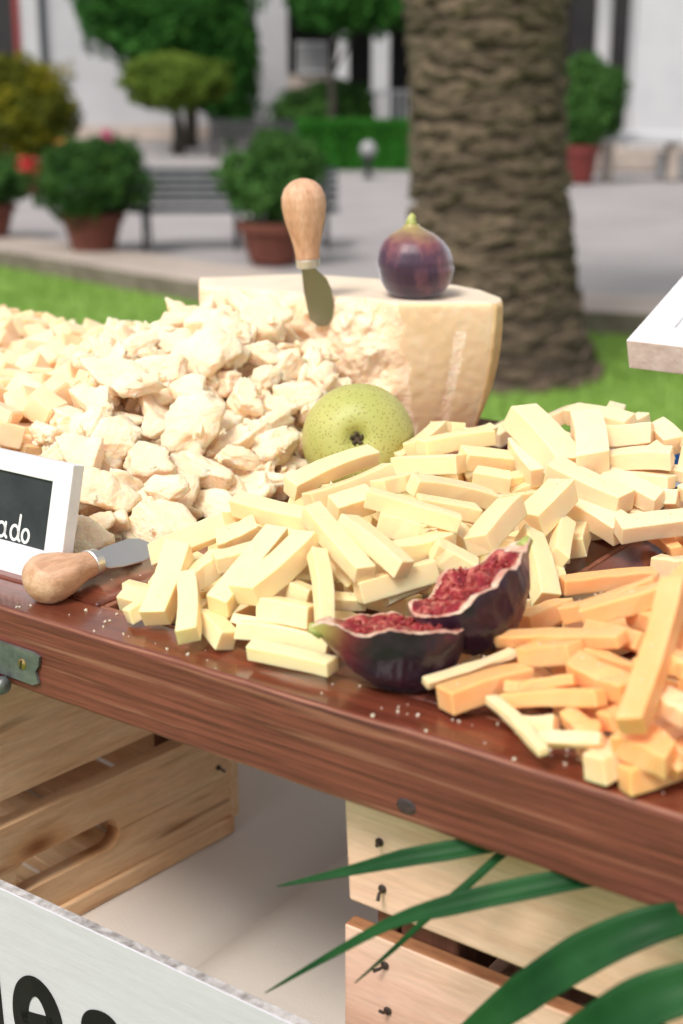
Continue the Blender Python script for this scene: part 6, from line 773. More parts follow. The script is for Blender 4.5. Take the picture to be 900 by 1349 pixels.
WLAB={('w', 0): 'pale stick leaning at the left end of the heap with its foot on the rail', ('w', 1): 'pale stick sloping up rightwards behind the leftmost leaning stick of the heap', ('w', 2): 'pale stick lying level across the crest of the heap nearest the broken chunks', ('w', 3): 'short pale stick standing nearly upright on the front rail at the left', ('w', 4): 'pale stick pointing at the camera, left one of the two parallel long ones', ('w', 5): 'thick pale stick pointing at the camera, right one of the two parallel long ones', ('w', 6): 'thin pale stick propped upright just left of the split fig stem', ('w', 7): 'short pale stick tucked behind the two parallel sticks that point at the camera', ('w', 8): 'pale stick wedged between the leaning left sticks and the parallel pair', ('w', 9): 'pale stick end resting on the rail between the short upright stick and lowest ones', ('w', 10): 'long pale stick lying along the rail above the lowest stick of the heap', ('w', 11): 'lowest long pale stick lying on the rail left of the split fig', ('w', 12): 'small sliver of pale cheese under the two parallel sticks', ('w', 13): 'pale stick lying flat left of the thin propped stick near the rail', ('w', 14): 'small pale cheese stump behind the thin propped stick near the fig stem', ('w', 16): 'flat pale stick end at the extreme left of the heap beside the knife blade', ('w', 17): 'long pale stick leaning up against the front of the green pear', ('w', 18): 'long pale stick parallel to and just below the one touching the pear', ('w', 19): 'long pale stick sloping down rightwards in the middle of the heap, left of its twin', ('w', 20): 'thick pale stick sloping down rightwards in the middle of the heap, right of its twin', ('w', 21): 'pale stick half hidden under the crest stick below the pear', ('w', 22): 'pointed pale stick lying on top of the heap below and right of the pear', ('w', 23): 'short pale stick end just right of the stick leaning on the pear', ('w', 24): 'long level pale stick right of the pear, above a shorter parallel one', ('w', 25): 'pale stick tucked under the long level stick right of the pear', ('w', 26): 'broad pale stick end in the hollow above the split fig', ('w', 27): 'pale stick sloping up to the right just above the near fig half', ('w', 28): 'pale stick lying directly behind the near half of the split fig', ('w', 29): 'stubby pale stick with its cut end facing the camera above the split fig', ('w', 31): 'broad pale stick standing slanted directly above the far half of the split fig', ('w', 32): 'pale stick lying level just right of the pear under the highest stick there', ('w', 33): 'topmost level pale stick right of the pear, below the cheese block corner', ('w', 34): 'pale stick right of the pear, second in the row below the block corner', ('w', 35): 'pale stick tip pointing up beside the right flank of the pear', ('w', 37): 'small pale stick end peeking up below the right corner of the cheese block', ('w', 53): 'pale stick standing behind the stem of the far fig half', ('w', 57): 'broad pale stick leaning above the bare patch of varnished wood', ('w', 55): 'short pale stick standing at the left edge of the bare varnished patch', ('b', 0): 'big cream stick sloping down from the highest left point of the far heap', ('b', 2): 'broad cream slab standing upright in the middle of the far heap', ('b', 3): 'thick cream stick sloping down rightwards over the front of the far heap', ('b', 4): 'cream stick running parallel behind the thick sloping one of the far heap', ('b', 5): 'cream stick lying just above the bare varnished wood in the far heap', ('b', 6): 'separate cream stick lying flat at the foot of the far heap above the orange cheese', ('b', 7): 'level cream stick with a chip on its side right of the upright slab', ('b', 8): 'cream stick bridging the back of the far heap right of the upright slab', ('b', 9): 'cream stick rising rightwards at the back left of the far heap', ('b', 10): 'long cream stick along the skyline of the far heap', ('b', 11): 'cream stick corner forming the highest peak of the far heap against the grass', ('b', 12): 'tiny cream corner poking above the far heap right of its highest peak', ('b', 13): 'cream stick end sloping down beside the blue foil wrapper', ('b', 15): 'flat cream stick below the level one right of the upright slab', ('b', 16): 'short cream block at the lower right of the far heap near the frame edge', ('o', 0): 'orange stick leaning against the near half of the split fig', ('o', 1): 'thin pale orange stick pointing left just below the split fig', ('o', 2): 'thick orange block lying under the thin pale stick below the split fig', ('o', 3): 'thin pale orange stick sloping down onto the front rail', ('o', 4): 'small pale orange stick lying level nearest the front rail', ('o', 5): 'level orange stick with a pointed right end in the middle of the front heap', ('o', 6): 'thin crumbly orange stick lying above the pointed level one', ('o', 7): 'lumpy orange chunk above the thin crumbly stick in the front heap', ('o', 8): 'long thin orange stick lying level right of the far fig half', ('o', 9): 'orange stick along the top edge of the heap beside the bare wood', ('o', 10): 'long orange stick just below the top one beside the bare wood', ('o', 11): 'orange stick behind the leaning one against the far fig half', ('o', 12): 'crumbly pale orange piece high in the middle of the orange heap', ('o', 13): 'broad orange stick running down into the foot of the big upright one', ('o', 15): 'biggest orange stick, leaning steeply across the right of the heap', ('o', 16): 'orange block at the foot of the biggest leaning stick, cut end forward', ('o', 18): 'small orange piece between two level sticks near the front rail', ('o', 20): 'orange stick cut by the right photo edge just above the front rail', ('o', 22): 'orange piece against the right photo edge beside the biggest leaning stick', ('o', 23): 'orange block at the top right of the heap below the pointed sliver', ('o', 24): 'pointed orange sliver standing above the heap before the flat cream stick'}
FB={'w':('pale yellow cheese stick in the heap between the green pear and the split fig','pale sticks heaped in front of the pear'),
    'b':('cream cheese stick in the far right heap behind the bare varnished wood','cream sticks heaped at the far right'),
    'o':('orange cheese stick in the right front heap beside the split fig','orange sticks heaped at the right front')}
for (kind,tg,i,a0,a1,a2,b0,b1,b2,w_,h_) in STICKS:
    r=random.Random(hash((kind,tg=='fill',i))%9999 if False else (ord(kind)*131+i*17+(5 if tg=='fill' else 0)))
    A=T(a0,a1,a2); B=T(b0,b1,b2); d=B-A; L=d.length
    if tg!='fill': L=max(L,.010)+.002
    bev=.0007 if kind!='o' else .0011
    bm=stickmesh(L,w_*(1.0 if i!=15 or kind!='o' else .85),h_*1.03,r,bev,.0010 if kind=='o' else .0004)
    x=d.normalized(); z0=Vector((0,0,1)); 
    if abs(x.z)>.85: z0=(Vector((0,0,1.6))-T(a0,a1,a2)).normalized()
    y=z0.cross(x).normalized(); z=x.cross(y)
    roll=r.uniform(-.3,.3) if r.random()<.75 else r.uniform(-.8,.8)
    Mx=Matrix((x,y,z)).transposed()@Matrix.Rotation(roll,3,'X')
    mat={'w':manch_m,'b':manchb_m,'o':orange_m}[kind]
    if kind=='o' and (r.random()<.22 or (tg!='fill' and i in (1,3,4))): mat=orangep_m
    o=build('cheese_stick',bm,mat); o.location=(A+B)/2; o.rotation_euler=Mx.to_euler()
    lab,grp=FB[kind]
    if tg=='fill': lab={'w':'pale yellow cheese stick buried low in the heap before the pear','b':'cream cheese stick buried low in the far right heap','o':'orange cheese stick buried low in the right front heap'}[kind]
    else: lab=WLAB.get((kind,i),lab)
    tag(o,lab,'cheese stick',grp)

# ================================================================== broken hard cheese chunks and cubes
def chunkmesh(seed,sub=4):
    r=random.Random(seed); bm=bmesh.new(); bmesh.ops.create_icosphere(bm,subdivisions=sub+1 if False else sub,radius=1)
    pl=[]
    for i in range(r.randint(8,12)):
        n=Vector((r.gauss(0,1),r.gauss(0,1),r.gauss(0,.8))).normalized(); pl.append((n,r.uniform(.42,.95),r.random()<.3))
    pl+= [(Vector((r.uniform(-.25,.25),r.uniform(-.25,.25),1)).normalized(),r.uniform(.38,.62),r.random()<.45),(Vector((r.uniform(-.2,.2),0,-1)).normalized(),r.uniform(.4,.6),False)]
    off=Vector((seed*3.1,seed*1.7,seed*.9))
    for v in bm.verts:
        d=v.co.normalized(); d=(d+Vector((noise.noise(d*2.2+off),noise.noise(d*2.2-off),noise.noise(d*2.2+off*2)))*.08).normalized(); best=1.05; smooth=False
        for n,o_,s in pl:
            q=d.dot(n)
            if q>.05 and o_/q<best: best=o_/q; smooth=s
        p=d*best; k=.22 if smooth else 1
        f1=noise.noise(p*1.5+off,noise_basis='VORONOI_F1'); f2=noise.noise(p*3.6-off,noise_basis='VORONOI_F1')
        a=noise.noise(p*1.7+off)*.12*k+f1*.15*k+f2*.08*k+noise.noise(p*9+off)*.040*(.25+k)+noise.noise(p*26+off)*.036*(.3+k)-.08
        v.co=p*(1+a)
    m=max(max(abs(v.co.x),abs(v.co.y)) for v in bm.verts)
    for v in bm.verts: v.co*=.018/m
    me=bpy.data.meshes.new('cheese_chunk'); bm.to_mesh(me); bm.free(); me.polygons.foreach_set('use_smooth',[True]*len(me.polygons)); me.materials.append(chunk_m)
    return me
CM=[chunkmesh(100+i) for i in range(22)]
CLAB={0: 'large flat slab of hard cheese lying in front just beyond the short knife blade', 1: 'big craggy chunk of hard cheese directly right of the chalkboard sign', 2: 'rounded chunk of hard cheese at the foot of the chalkboard right edge', 3: 'low flat chunk of hard cheese just left of the crest pale stick', 14: 'largest bright chunk of hard cheese high on the heap left of the block', 11: 'wide chunk of hard cheese in the centre of the heap below the largest bright one', 10: 'narrow spike shaped chunk of hard cheese standing up in the left of the heap', 23: 'chunk of hard cheese on the skyline of the heap against the grass', 25: 'long chunk of hard cheese sloping beside the yellow cubes', 26: 'chunk of hard cheese at the top of the heap touching the block face', 16: 'angular chunk of hard cheese halfway between the pear and the largest bright chunk', 19: 'broad flat chunk of hard cheese just left of the pear', 17: 'upright chunk of hard cheese above and left of the pear', 21: 'flat shard of hard cheese low between the pear and the pale sticks', 7: 'narrow flake of hard cheese standing on edge low in the heap', 8: 'second narrow flake of hard cheese standing on edge low in the heap, right one', 27: 'chunk of hard cheese lying right under the upright knife blade'}
for k,(u,v,z,rx,ry,an,hand_) in enumerate(CHUNKS):
    r=random.Random(500+k); o=bpy.data.objects.new('cheese_chunk',CM[k%22]); COL.objects.link(o); q_=1/.018
    p=T(u,v,z)
    if hand_:
        # lay the flat side towards the camera, long axis as seen
        f=(Vector((0,0,1.6))-p).normalized(); f=(f*.75+Vector((r.uniform(-.3,.3),r.uniform(-.3,.3),.55))).normalized()
        rt=Vector((0,0,1)).cross(f).normalized(); upv=f.cross(rt)
        a=math.radians(-an) if True else 0
        x=rt*math.cos(-a)+upv*math.sin(-a); y=f.cross(x)
        Mx=Matrix((x,y,f)).transposed(); o.scale=(rx*1.42*q_,ry*1.42*q_,min(rx,ry)*r.uniform(1.0,1.3)*q_)
    else:
        Mx=Euler((r.uniform(-.9,.9),r.uniform(-.9,.9),math.radians(an)*2)).to_matrix(); o.scale=(rx*1.6*q_,ry*1.6*q_,ry*r.uniform(.9,1.4)*q_)
    o.rotation_euler=Mx.to_euler(); p.z=max(p.z,ZT+.004+.3*ry); o.location=p
    zone=('low at the foot of the ivory heap' if z<=.016 else 'in the ivory heap right behind the chalkboard sign' if (u<-.27 and v<.17) else 'in the ivory heap against the big cheese block' if v>.36 else
          'in the ivory heap beside the pear' if (u>-.30 and v>.24) else 'in the ivory heap next to the yellow cubes' if u<-.44 else 'in the ivory heap before the short knife blade' if v<.19 else 'in the middle of the ivory heap')
    lab=CLAB.get(k,'rough broken chunk of hard cheese '+zone)
    tag(o,lab,'cheese chunk','broken hard cheese chunks heaped before the wedge')
def cubemesh(seed):
    r=random.Random(seed); bm=bmesh.new(); bmesh.ops.create_cube(bm,size=2)
    for v in bm.verts: v.co+=Vector((r.uniform(-.16,.16),r.uniform(-.16,.16),r.uniform(-.16,.16)))
    bmesh.ops.bevel(bm,geom=bm.edges[:],offset=.10,segments=2,affect='EDGES'); bmesh.ops.scale(bm,vec=(.012,.012,.012),verts=bm.verts)
    me=bpy.data.meshes.new('cheese_cube'); bm.to_mesh(me); bm.free(); me.materials.append(cube_m); return me
QM=[cubemesh(i) for i in range(10)]
for k,(u,v,z,s) in enumerate(CUBES):
    r=random.Random(900+k); o=bpy.data.objects.new('cheese_cube',QM[k%10]); COL.objects.link(o); o.location=T(u,v,z); o.scale=(s/.012*r.uniform(.9,1.1),s/.012,s/.012*r.uniform(.8,1))
    o.rotation_euler=(r.uniform(-.6,.6),r.uniform(-.6,.6),r.uniform(0,3)); o.location.z=max(o.location.z,ZT+s*.9)
    tag(o,'roughly cut yellow cheese cube '+('low behind the chalkboard sign in the left heap' if z<.03 and v<.3 else 'along the grass side of the blurred left heap' if v>.38 else 'in the middle of the blurred heap at the far left'),'cheese cube','cheese cubes heaped at the far left')
# crumbs on the varnish
r=random.Random(42); bm=bmesh.new()
spots=[(r.uniform(-.26,.17),r.uniform(.003,.030)) for _ in range(46)]+[(r.uniform(.02,.12),r.uniform(.005,.03)) for _ in range(13)]+[(r.uniform(-.24,-.19),r.uniform(.06,.10)) for _ in range(8)]+[(r.uniform(-.05,.02),r.uniform(.2,.26)) for _ in range(8)]
for (u,v) in spots:
    s=r.uniform(.0003,.00095); b0=len(bm.verts); q=bmesh.ops.create_icosphere(bm,subdivisions=1,radius=s,matrix=Matrix.Translation(T(u,v,s*.7)))
    for vv in q['verts']: vv.co+=Vector((r.uniform(-1,1),r.uniform(-1,1),r.uniform(-.6,.6)))*s*.45
for (kind,tg,i,a0,a1,a2,b0,b1,b2,w_,h_) in STICKS:
    if tg=='fill': continue
    for _k in range(3):
        t=r.uniform(.1,.9); s=r.uniform(.0002,.0006); q=bmesh.ops.create_icosphere(bm,subdivisions=1,radius=s,matrix=Matrix.Translation(T(a0+(b0-a0)*t,a1+(b1-a1)*t,a2+(b2-a2)*t+h_*.56)))
        for vv in q['verts']: vv.co+=Vector((r.uniform(-1,1),r.uniform(-1,1),r.uniform(-.6,.6)))*s*.45
tag(build('cheese_crumbs',bm,parm_m,world=True),'tiny pale cheese crumbs scattered along the front rail and over the sticks','crumbs',kind='stuff')
# small broken flakes between the chunks
tmp=bmesh.new(); bmesh.ops.create_icosphere(tmp,subdivisions=2,radius=1); tmp.verts.ensure_lookup_table(); IV=[v.co.copy() for v in tmp.verts]; IF=[[v.index for v in f.verts] for f in tmp.faces]; tmp.free()
vs=[];fs=[]
for (u,v,z,rx,ry,an,hand_) in CHUNKS:
    for _k in range(3):
        s=r.uniform(.0015,.0045); an2=r.uniform(0,6.28); d=rx*r.uniform(.6,1.15); o3=Vector((r.uniform(0,99),r.uniform(0,99),0)); k0=len(vs)
        Mr=Matrix.Translation(T(u+d*math.cos(an2),v+d*math.sin(an2),max(z+r.uniform(-.006,.003),.003)))@Euler((r.uniform(0,3),r.uniform(0,3),r.uniform(0,3))).to_matrix().to_4x4()@Matrix.Diagonal((s*1.4,s,s*.6,1))
        vs+=[tuple(Mr@(p*(.8+.4*noise.noise(p*1.6+o3,noise_basis='VORONOI_F1')+.5*noise.noise(p*2.6+o3)))) for p in IV]; fs+=[[i_+k0 for i_ in f] for f in IF]
me=bpy.data.meshes.new('cheese_flakes'); me.from_pydata(vs,[],fs); me.materials.append(chunk_m)
o=bpy.data.objects.new('cheese_flakes',me); COL.objects.link(o); tag(o,'small loose flakes and crumbs filling the heap of broken hard cheese','crumbs',kind='stuff')

# ================================================================== wedge of hard cheese
WG=empty('cheese_wedge',T(-.32,.47,0),'large block of hard aged cheese with broken front carrying the whole fig','cheese block')
ft=[(-.4337,.4066,'r'),(-.355,.411,'r'),(-.281,.4156,'r'),(-.253,.4263,'s'),(-.189,.4718,'s'),(-.1895,.482,'k'),(-.200,.500,'k'),(-.235,.528,'k'),(-.268,.541,'b'),(-.34,.535,'b'),(-.413,.5235,'b'),(-.4725,.4515,'b')]
ftb={3:(-.262,.438),4:(-.2160,.4885),5:(-.2220,.499),6:(-.243,.519),7:(-.268,.538),8:(-.29,.541)}
HB=.110
per=[];nb=len(ft)
for i in range(nb):
    a=ft[i]; b=ft[(i+1)%nb]; ab=ftb.get(i,(a[0],a[1]+ (.004))); bbm=ftb.get((i+1)%nb,(b[0],b[1]+.004))
    L=math.hypot(a[0]-b[0],a[1]-b[1]); n_=max(2,int(L/.0016)) if a[2] in 'rs' else max(2,int(L/.005))
    for k in range(n_):
        t=k/n_; per.append((a[0]+(b[0]-a[0])*t,a[1]+(b[1]-a[1])*t,ab[0]+(bbm[0]-ab[0])*t,ab[1]+(bbm[1]-ab[1])*t,a[2],(i+t)))
cx,cy=-.33,.48
ZN=56
def surf(q,j):
    t=j/ZN; z=HB*t; tq=1-(1-t)**2; u=q[2]+(q[0]-q[2])*tq; v=q[3]+(q[1]-q[3])*tq
    bulge=.002*math.sin(math.pi*min(t,1)) if q[4]=='k' else 0
    dx,dy=u-cx,v-cy; l=math.hypot(dx,dy); dx/=l; dy/=l
    P_=Vector((u*30,v*30,z*30)); off=bulge; ss=q[5]
    if q[4]=='r' or (q[4]=='s' and ss<3.45):
        bord=3.02+.42*(1-t)*.6+.1*noise.noise(Vector((z*60,0,3)))
        w=max(0,min(1,(bord-ss)/.22)) if ss>2.5 else 1
        rough=.0075*noise.noise(P_*1.1)+.0045*noise.noise(P_*3.0+Vector((3,1,2)))+.0022*noise.noise(P_*8)+.0015*noise.noise(P_*17)+.0008*noise.noise(P_*36)
        off+=w*(rough-.005-.010*max(0,(t-.72)/.28)**2*(1 if ss>.3 else .3))
    if q[4]=='s':
        # a torn vertical seam in the smooth face
        g=.28*math.exp(-((ss-3.62-.10*(t-.5)-.05*noise.noise(Vector((z*50,1,1))))/.07)**2)*(1 if t<.86 else .0)
        off-=g*(.0018+.0032*abs(noise.noise(P_*9)))*(.4+1.1*(1-t)); off+=.0006*noise.noise(P_*5)
    er=.004; 
    if t>1-er/HB: off-=er*.45*((t-(1-er/HB))/(er/HB))**2
    return u+dx*off,v+dy*off,z
bm=bmesh.new(); cols=[]
for q in per: cols.append([bm.verts.new(T(*surf(q,j))) for j in range(ZN+1)])
n_=len(cols); kinds=[q[4] for q in per]; ssv=[q[5] for q in per]
fk=[]
for i in range(n_):
    i2=(i+1)%n_
    for j in range(ZN):
        f=bm.faces.new((cols[i][j],cols[i2][j],cols[i2][j+1],cols[i][j+1])); 
        t=j/ZN; k=kinds[i]; ss=ssv[i]
        bord=3.02+.25*(1-t)+.1*noise.noise(Vector((HB*t*60,0,3)))
        f.material_index=0 if (k=='r' or (k=='s' and ss<bord)) else (1 if k in 's' else (3 if k=='k' else 0))
        if k=='s' and abs(ss-3.62-.10*(t-.5))<.055+.02*noise.noise(Vector((t*30,2,2))) and t<.8: f.material_index=0
        if k=='s' and ss>3.955: f.material_index=3
# top: rings to the centre
prev=[c[-1] for c in cols]; c0=T(cx,cy,HB-.0008)
for k in range(1,9):
    s=1-k/9; cur=[]
    for v_ in [c[-1] for c in cols]:
        p=c0.lerp(v_.co,s); p.z=ZT+HB+.0008*noise.noise(p*60)+.0004*noise.noise(p*160); cur.append(bm.verts.new(p))
    for i in range(n_): bm.faces.new((prev[i],prev[(i+1)%n_],cur[(i+1)%n_],cur[i])).material_index=2
    prev=cur
bm.faces.new(prev).material_index=2
bmesh.ops.recalc_face_normals(bm,faces=bm.faces)
# split: rind as a part of its own
bm.faces.ensure_lookup_table()
bmr=bm.copy(); bmesh.ops.delete(bmr,geom=[f for f in bmr.faces if f.material_index!=3],context='FACES'); bmesh.ops.delete(bm,geom=[f for f in bm.faces if f.material_index==3],context='FACES')
for v_ in list(bmr.verts):
    pass
build('paste',bm,[parm_m,parms_m,rindtop_m,rind_m],WG,world=True,smooth=True)
o=build('rind',bmr,[rind_m,rind_m,rind_m,rind_m],WG,world=True,smooth=True)
sol=o.modifiers.new('thickness','SOLIDIFY'); sol.thickness=.003; sol.offset=-1

# ================================================================== whole fig on the wedge
FG=empty('whole_fig',Vector((.0577,1.127,ZT+HB)),'whole purple fig with a green stem tip standing on the hard cheese block','fig')
bm=bmesh.new(); R_=.0305
prof=[(0,.0008),(.012,0),(.018,.0012),(.0235,.005),(.0282,.0125),(.0303,.021),(.0302,.029),(.0278,.037),(.0232,.0438),(.0170,.0490),(.0108,.0522),(.0068,.0545),(.0052,.0568)]
pf=[]
for i in range(len(prof)-1):
    for k in range(4): t=k/4; pf.append((prof[i][0]*(1-t)+prof[i+1][0]*t,prof[i][1]*(1-t)+prof[i+1][1]*t))
pf.append(prof[-1]); lathe(bm,pf,n=72)
for v in bm.verts:
    a=math.atan2(v.co.y,v.co.x); rr=math.hypot(v.co.x,v.co.y)
    k=1+.010*math.sin(a*9+1)*min(1,v.co.z/.02)+.035*noise.noise(Vector((math.cos(a)*1.2,math.sin(a)*1.2,v.co.z*25)))+.05*math.cos(a)*(v.co.z<.025)
    v.co.x*=k; v.co.y*=k; v.co.x-=max(0,v.co.z-.03)*.12
bmesh.ops.smooth_vert(bm,verts=bm.verts,factor=.5,use_axis_x=True,use_axis_y=True,use_axis_z=True)
build('skin',bm,fig_m,FG,smooth=True)
bm=bmesh.new(); tube(bm,[(-.0031,0,.0545),(-.0034,0,.0585),(-.0028,.0005,.0615),(-.0012,.001,.0635)],[.0056,.0040,.0030,.0024],12); build('stem',bm,figstem_m,FG,smooth=True)

# ================================================================== pear, bottom towards the camera
PC=T(-.1885,.2850,.041)
PE=empty('pear',PC-Vector((0,0,.04)),'round green speckled pear lying with its dark calyx end facing the camera','pear')
ax=((Vector((0,0,1.6))-PC).normalized()+Vector((-.03,0,.03))).normalized(); q=ax.to_track_quat('Z','Y'); 
prof=[(.0,.0275),(.003,.0277),(.006,.0300),(.0105,.0325),(.018,.0318),(.0265,.0268),(.0335,.0175),(.0372,.006),(.0385,-.004),(.0372,-.016),(.0330,-.030),(.0265,-.044),(.0200,-.056),(.0160,-.066),(.0125,-.0735),(.006,-.078),(0,-.079)]
pf=[]
for i in range(len(prof)-1):
    p0=prof[max(i-1,0)];p1=prof[i];p2=prof[i+1];p3=prof[min(i+2,len(prof)-1)]
    for k in range(4):
        t=k/4; pf.append(tuple(.5*((2*p1[c])+(-p0[c]+p2[c])*t+(2*p0[c]-5*p1[c]+4*p2[c]-p3[c])*t*t+(-p0[c]+3*p1[c]-3*p2[c]+p3[c])*t**3) for c in (0,1)))
pf.append(prof[-1]); pf=[(max(a,0 if i in (0,len(pf)-1) else 1e-4),b) for i,(a,b) in enumerate(pf)]
bm=bmesh.new(); lathe(bm,pf,n=72)
for v in bm.verts:
    a=math.atan2(v.co.y,v.co.x); k=1+.02*noise.noise(Vector((math.cos(a)*1.1,math.sin(a)*1.1,v.co.z*20)))+.010*math.sin(a*5+.5)*max(0,v.co.z/.03); v.co.x*=k; v.co.y*=k
Mp=Matrix.Translation(PC)@q.to_matrix().to_4x4(); bm.transform(Mp); build('skin',bm,pear_m,PE,world=True,smooth=True)
bm=bmesh.new()
for k in range(5):
    a=k*1.257+.3; tube(bm,[Vector((math.cos(a)*.0018,math.sin(a)*.0018,.0262)),Vector((math.cos(a)*.0034,math.sin(a)*.0034,.0298)),Vector((math.cos(a+.4)*.0046,math.sin(a+.4)*.0046,.0300))],[.0016,.0013,.0005],6)
bmesh.ops.create_icosphere(bm,subdivisions=2,radius=.0034,matrix=Matrix.Translation((0,0,.0278))@Matrix.Diagonal((1,1,.5,1)))
bm.transform(Mp); build('calyx',bm,calyx_m,PE,world=True,smooth=True)
bm=bmesh.new(); tube(bm,[Mp@Vector((0,0,-.077)),Mp@Vector((.002,0,-.088)),Mp@Vector((.006,.001,-.098))],[.0022,.0017,.0024],8); build('stem',bm,bark_m,PE,world=True)

# ================================================================== the split fig, two halves
def halffig(stem,base,label,seed,up=Vector((0,0,1)),R0=.0275,zs=1.1):
    stem=Vector(stem); base=Vector(base); x=(base-stem); L=x.length*1.04; x.normalize(); z=(up-x*up.dot(x)).normalized(); y=z.cross(x)
    M=Matrix.Translation(stem)@Matrix((x,y,z)).transposed().to_4x4()
    t=empty('split_fig_half',Vector((stem+base)/2)-Vector((0,0,.02)),label,'fig','halves of the split fig'); t.location=M.to_translation(); t.rotation_euler=M.to_euler()
    def rad(s): 
        pr=[(0,.10),(.06,.17),(.14,.36),(.26,.66),(.40,.88),(.55,.99),(.68,1.0),(.80,.92),(.90,.74),(.96,.52),(1,.22)]
        for (a,b),(c,d) in zip(pr,pr[1:]):
            if s<=c: u=(s-a)/(c-a); u=u*u*(3-2*u) if False else u; return (b+(d-b)*u)*R0
        return .2*R0
    off=Vector((seed*2.3,seed,0)); NX,NA=90,44
    bm=bmesh.new(); g=[]
    for i in range(NX+1):
        s=i/NX; row=[]
        for j in range(NA+1):
            a=math.pi*(1+j/NA); r_=rad(s)*(1+.05*noise.noise(Vector((s*4,a*1.5,seed)))+.012*math.sin(a*14+s*5)+.022*noise.noise(Vector((s*12,a*14,seed)))+.014*noise.noise(Vector((s*30,a*9,seed))))
            edge=min(j,NA-j)/NA; lift=.0055*noise.noise(Vector((s*5,2 if j<NA/2 else 7,seed)))+.0007*noise.noise(Vector((s*14,2 if j<NA/2 else 7,seed)))
            k=max(0,1-edge*7); row.append(bm.verts.new((s*L,math.cos(a)*r_*(1+.03*k),math.sin(a)*r_*zs+lift*k)))
        g.append(row)
    for i in range(NX):
        for j in range(NA): bm.faces.new((g[i][j],g[i+1][j],g[i+1][j+1],g[i][j+1]))
    bm.faces.new(g[0]); bm.faces.new(g[-1][::-1]); bmesh.ops.recalc_face_normals(bm,faces=bm.faces)
    rimL=[g[i][0].co.copy() for i in range(NX+1)]; rimR=[g[i][NA].co.copy() for i in range(NX+1)]
    build('skin',bm,figcut_m,t,smooth=True)
    # flesh surface spanning rim to rim
    NW=40; bm=bmesh.new(); g=[]
    for i in range(NX+1):
        s=i/NX; row=[]
        for j in range(NW+1):
            w=j/NW; p=rimL[i].lerp(rimR[i],w); e=min(w,1-w)
            core=max(0,min(1,(e-.10)/.12))*max(0,min(1,(s-.14)/.12))*max(0,min(1,(.98-s)/.06))
            n_=noise.noise(Vector((p.x*150,p.y*420,seed)))*.0010+noise.noise(Vector((p.x*90,p.y*130,seed+4)))*.0022
            p=p+Vector((0,0,.0006+(-.0022*math.sin(math.pi*w)+n_*2.2)*core+ .0006*noise.noise(Vector((p.x*300,p.y*300,9)))*(1-core)))
            if e<.001: p.z-=.0004
            row.append(bm.verts.new(p))
        g.append(row)
    for i in range(NX):
        for j in range(NW):
            s=(i+.5)/NX; w=(j+.5)/NW; e=min(w,1-w); wob=.035*noise.noise(Vector((s*10,w*7,seed)))+.03*noise.noise(Vector((s*26,w*20,seed)))
            f=bm.faces.new((g[i][j],g[i+1][j],g[i+1][j+1],g[i][j+1])); f.material_index=0 if (e+wob>.085 and s+wob>.15 and s<.97) else 1
    bmesh.ops.recalc_face_normals(bm,faces=bm.faces)
    for f in bm.faces:
        if f.normal.z<0: f.normal_flip()
    build('flesh',bm,[flesh_m,pulp_m],t,smooth=True)
    r=random.Random(seed); bm=bmesh.new()
    for k in range(170):
        s=r.uniform(.2,.94); w=r.uniform(.16,.84); i=int(s*NX); p=rimL[i].lerp(rimR[i],w); p.z-=.0018*math.sin(math.pi*w)-.0006; sz=r.uniform(.0003,.0010)
        bmesh.ops.create_icosphere(bm,subdivisions=1,radius=sz,matrix=Matrix.Translation(p+Vector((0,0,r.uniform(0,.0016))))@Euler((r.uniform(0,3),r.uniform(0,3),0)).to_matrix().to_4x4()@Matrix.Diagonal((1.7,1,1,1)))
    tag(build('seeds',bm,seed_m,t,smooth=True),kind='stuff')
    bm=bmesh.new(); tube(bm,[(-.0012,.0002,-.0008),(.0010,0,-.0012),(.005,0,-.0026)],[.0022,.0030,.0042],10); build('stem_tip',bm,figstem_m,t,smooth=True)
    return t
halffig(T(-.0290,.0160,.0300),T(.0245,.0620,.0295),'near half of the split fig with green stem tip resting on the front rail',3,up=(Vector((0,0,1))*.95+V*.13-U*.14),R0=.0275,zs=1.18)
halffig(T(.0325,.1130,.0590),T(.0120,.0530,.0330),'far half of the split fig lifted against the cream and orange sticks',5,up=(Vector((0,0,1))*.90-U*.30+V*.02),R0=.0275,zs=1.22)

# ================================================================== knives
def kn_handle(bm,M,L,R_,flat=None,neck=.55):
    NS=36; NA=28; g=[]
    pr=[(0,.0),(.015,.32),(.05,.58),(.12,.84),(.22,.98),(.34,1.0),(.5,.92),(.68,.74),(.84,.60),(.95,neck),(1,neck)]
    def rad(s):
        for (a,b),(c,d) in zip(pr,pr[1:]):
            if s<=c: return (b+(d-b)*(s-a)/(c-a))*R_
        return neck*R_
    for i in range(NS+1):
        s=(i/NS)**1.25; row=[]
        for j in range(NA):
            a=2*math.pi*j/NA; r_=rad(s); y=math.cos(a)*r_; z=math.sin(a)*r_*.92
            if flat is not None: z=min(z,flat)
            row.append(bm.verts.new(M@Vector((s*L,y,z))))
        g.append(row)
    for i in range(NS):
        for j in range(NA): bm.faces.new((g[i][j],g[i][(j+1)%NA],g[i+1][(j+1)%NA],g[i+1][j]))
    bm.faces.new(g[-1][::-1]); bmesh.ops.remove_doubles(bm,verts=bm.verts,dist=1e-5); bmesh.ops.recalc_face_normals(bm,faces=bm.faces)
def blade(M,outline,th=.0012):
    bm=bmesh.new(); prism(bm,[M@Vector((x,y,-th/2)) for x,y in outline],M.to_3x3()@Vector((0,0,th))); bmesh.ops.recalc_face_normals(bm,faces=bm.faces)
    es=[e for e in bm.edges if len(e.link_faces)==2 and e.calc_face_angle(0)>1.0]; bmesh.ops.bevel(bm,geom=es,offset=.0004,segments=2,affect='EDGES'); return bm
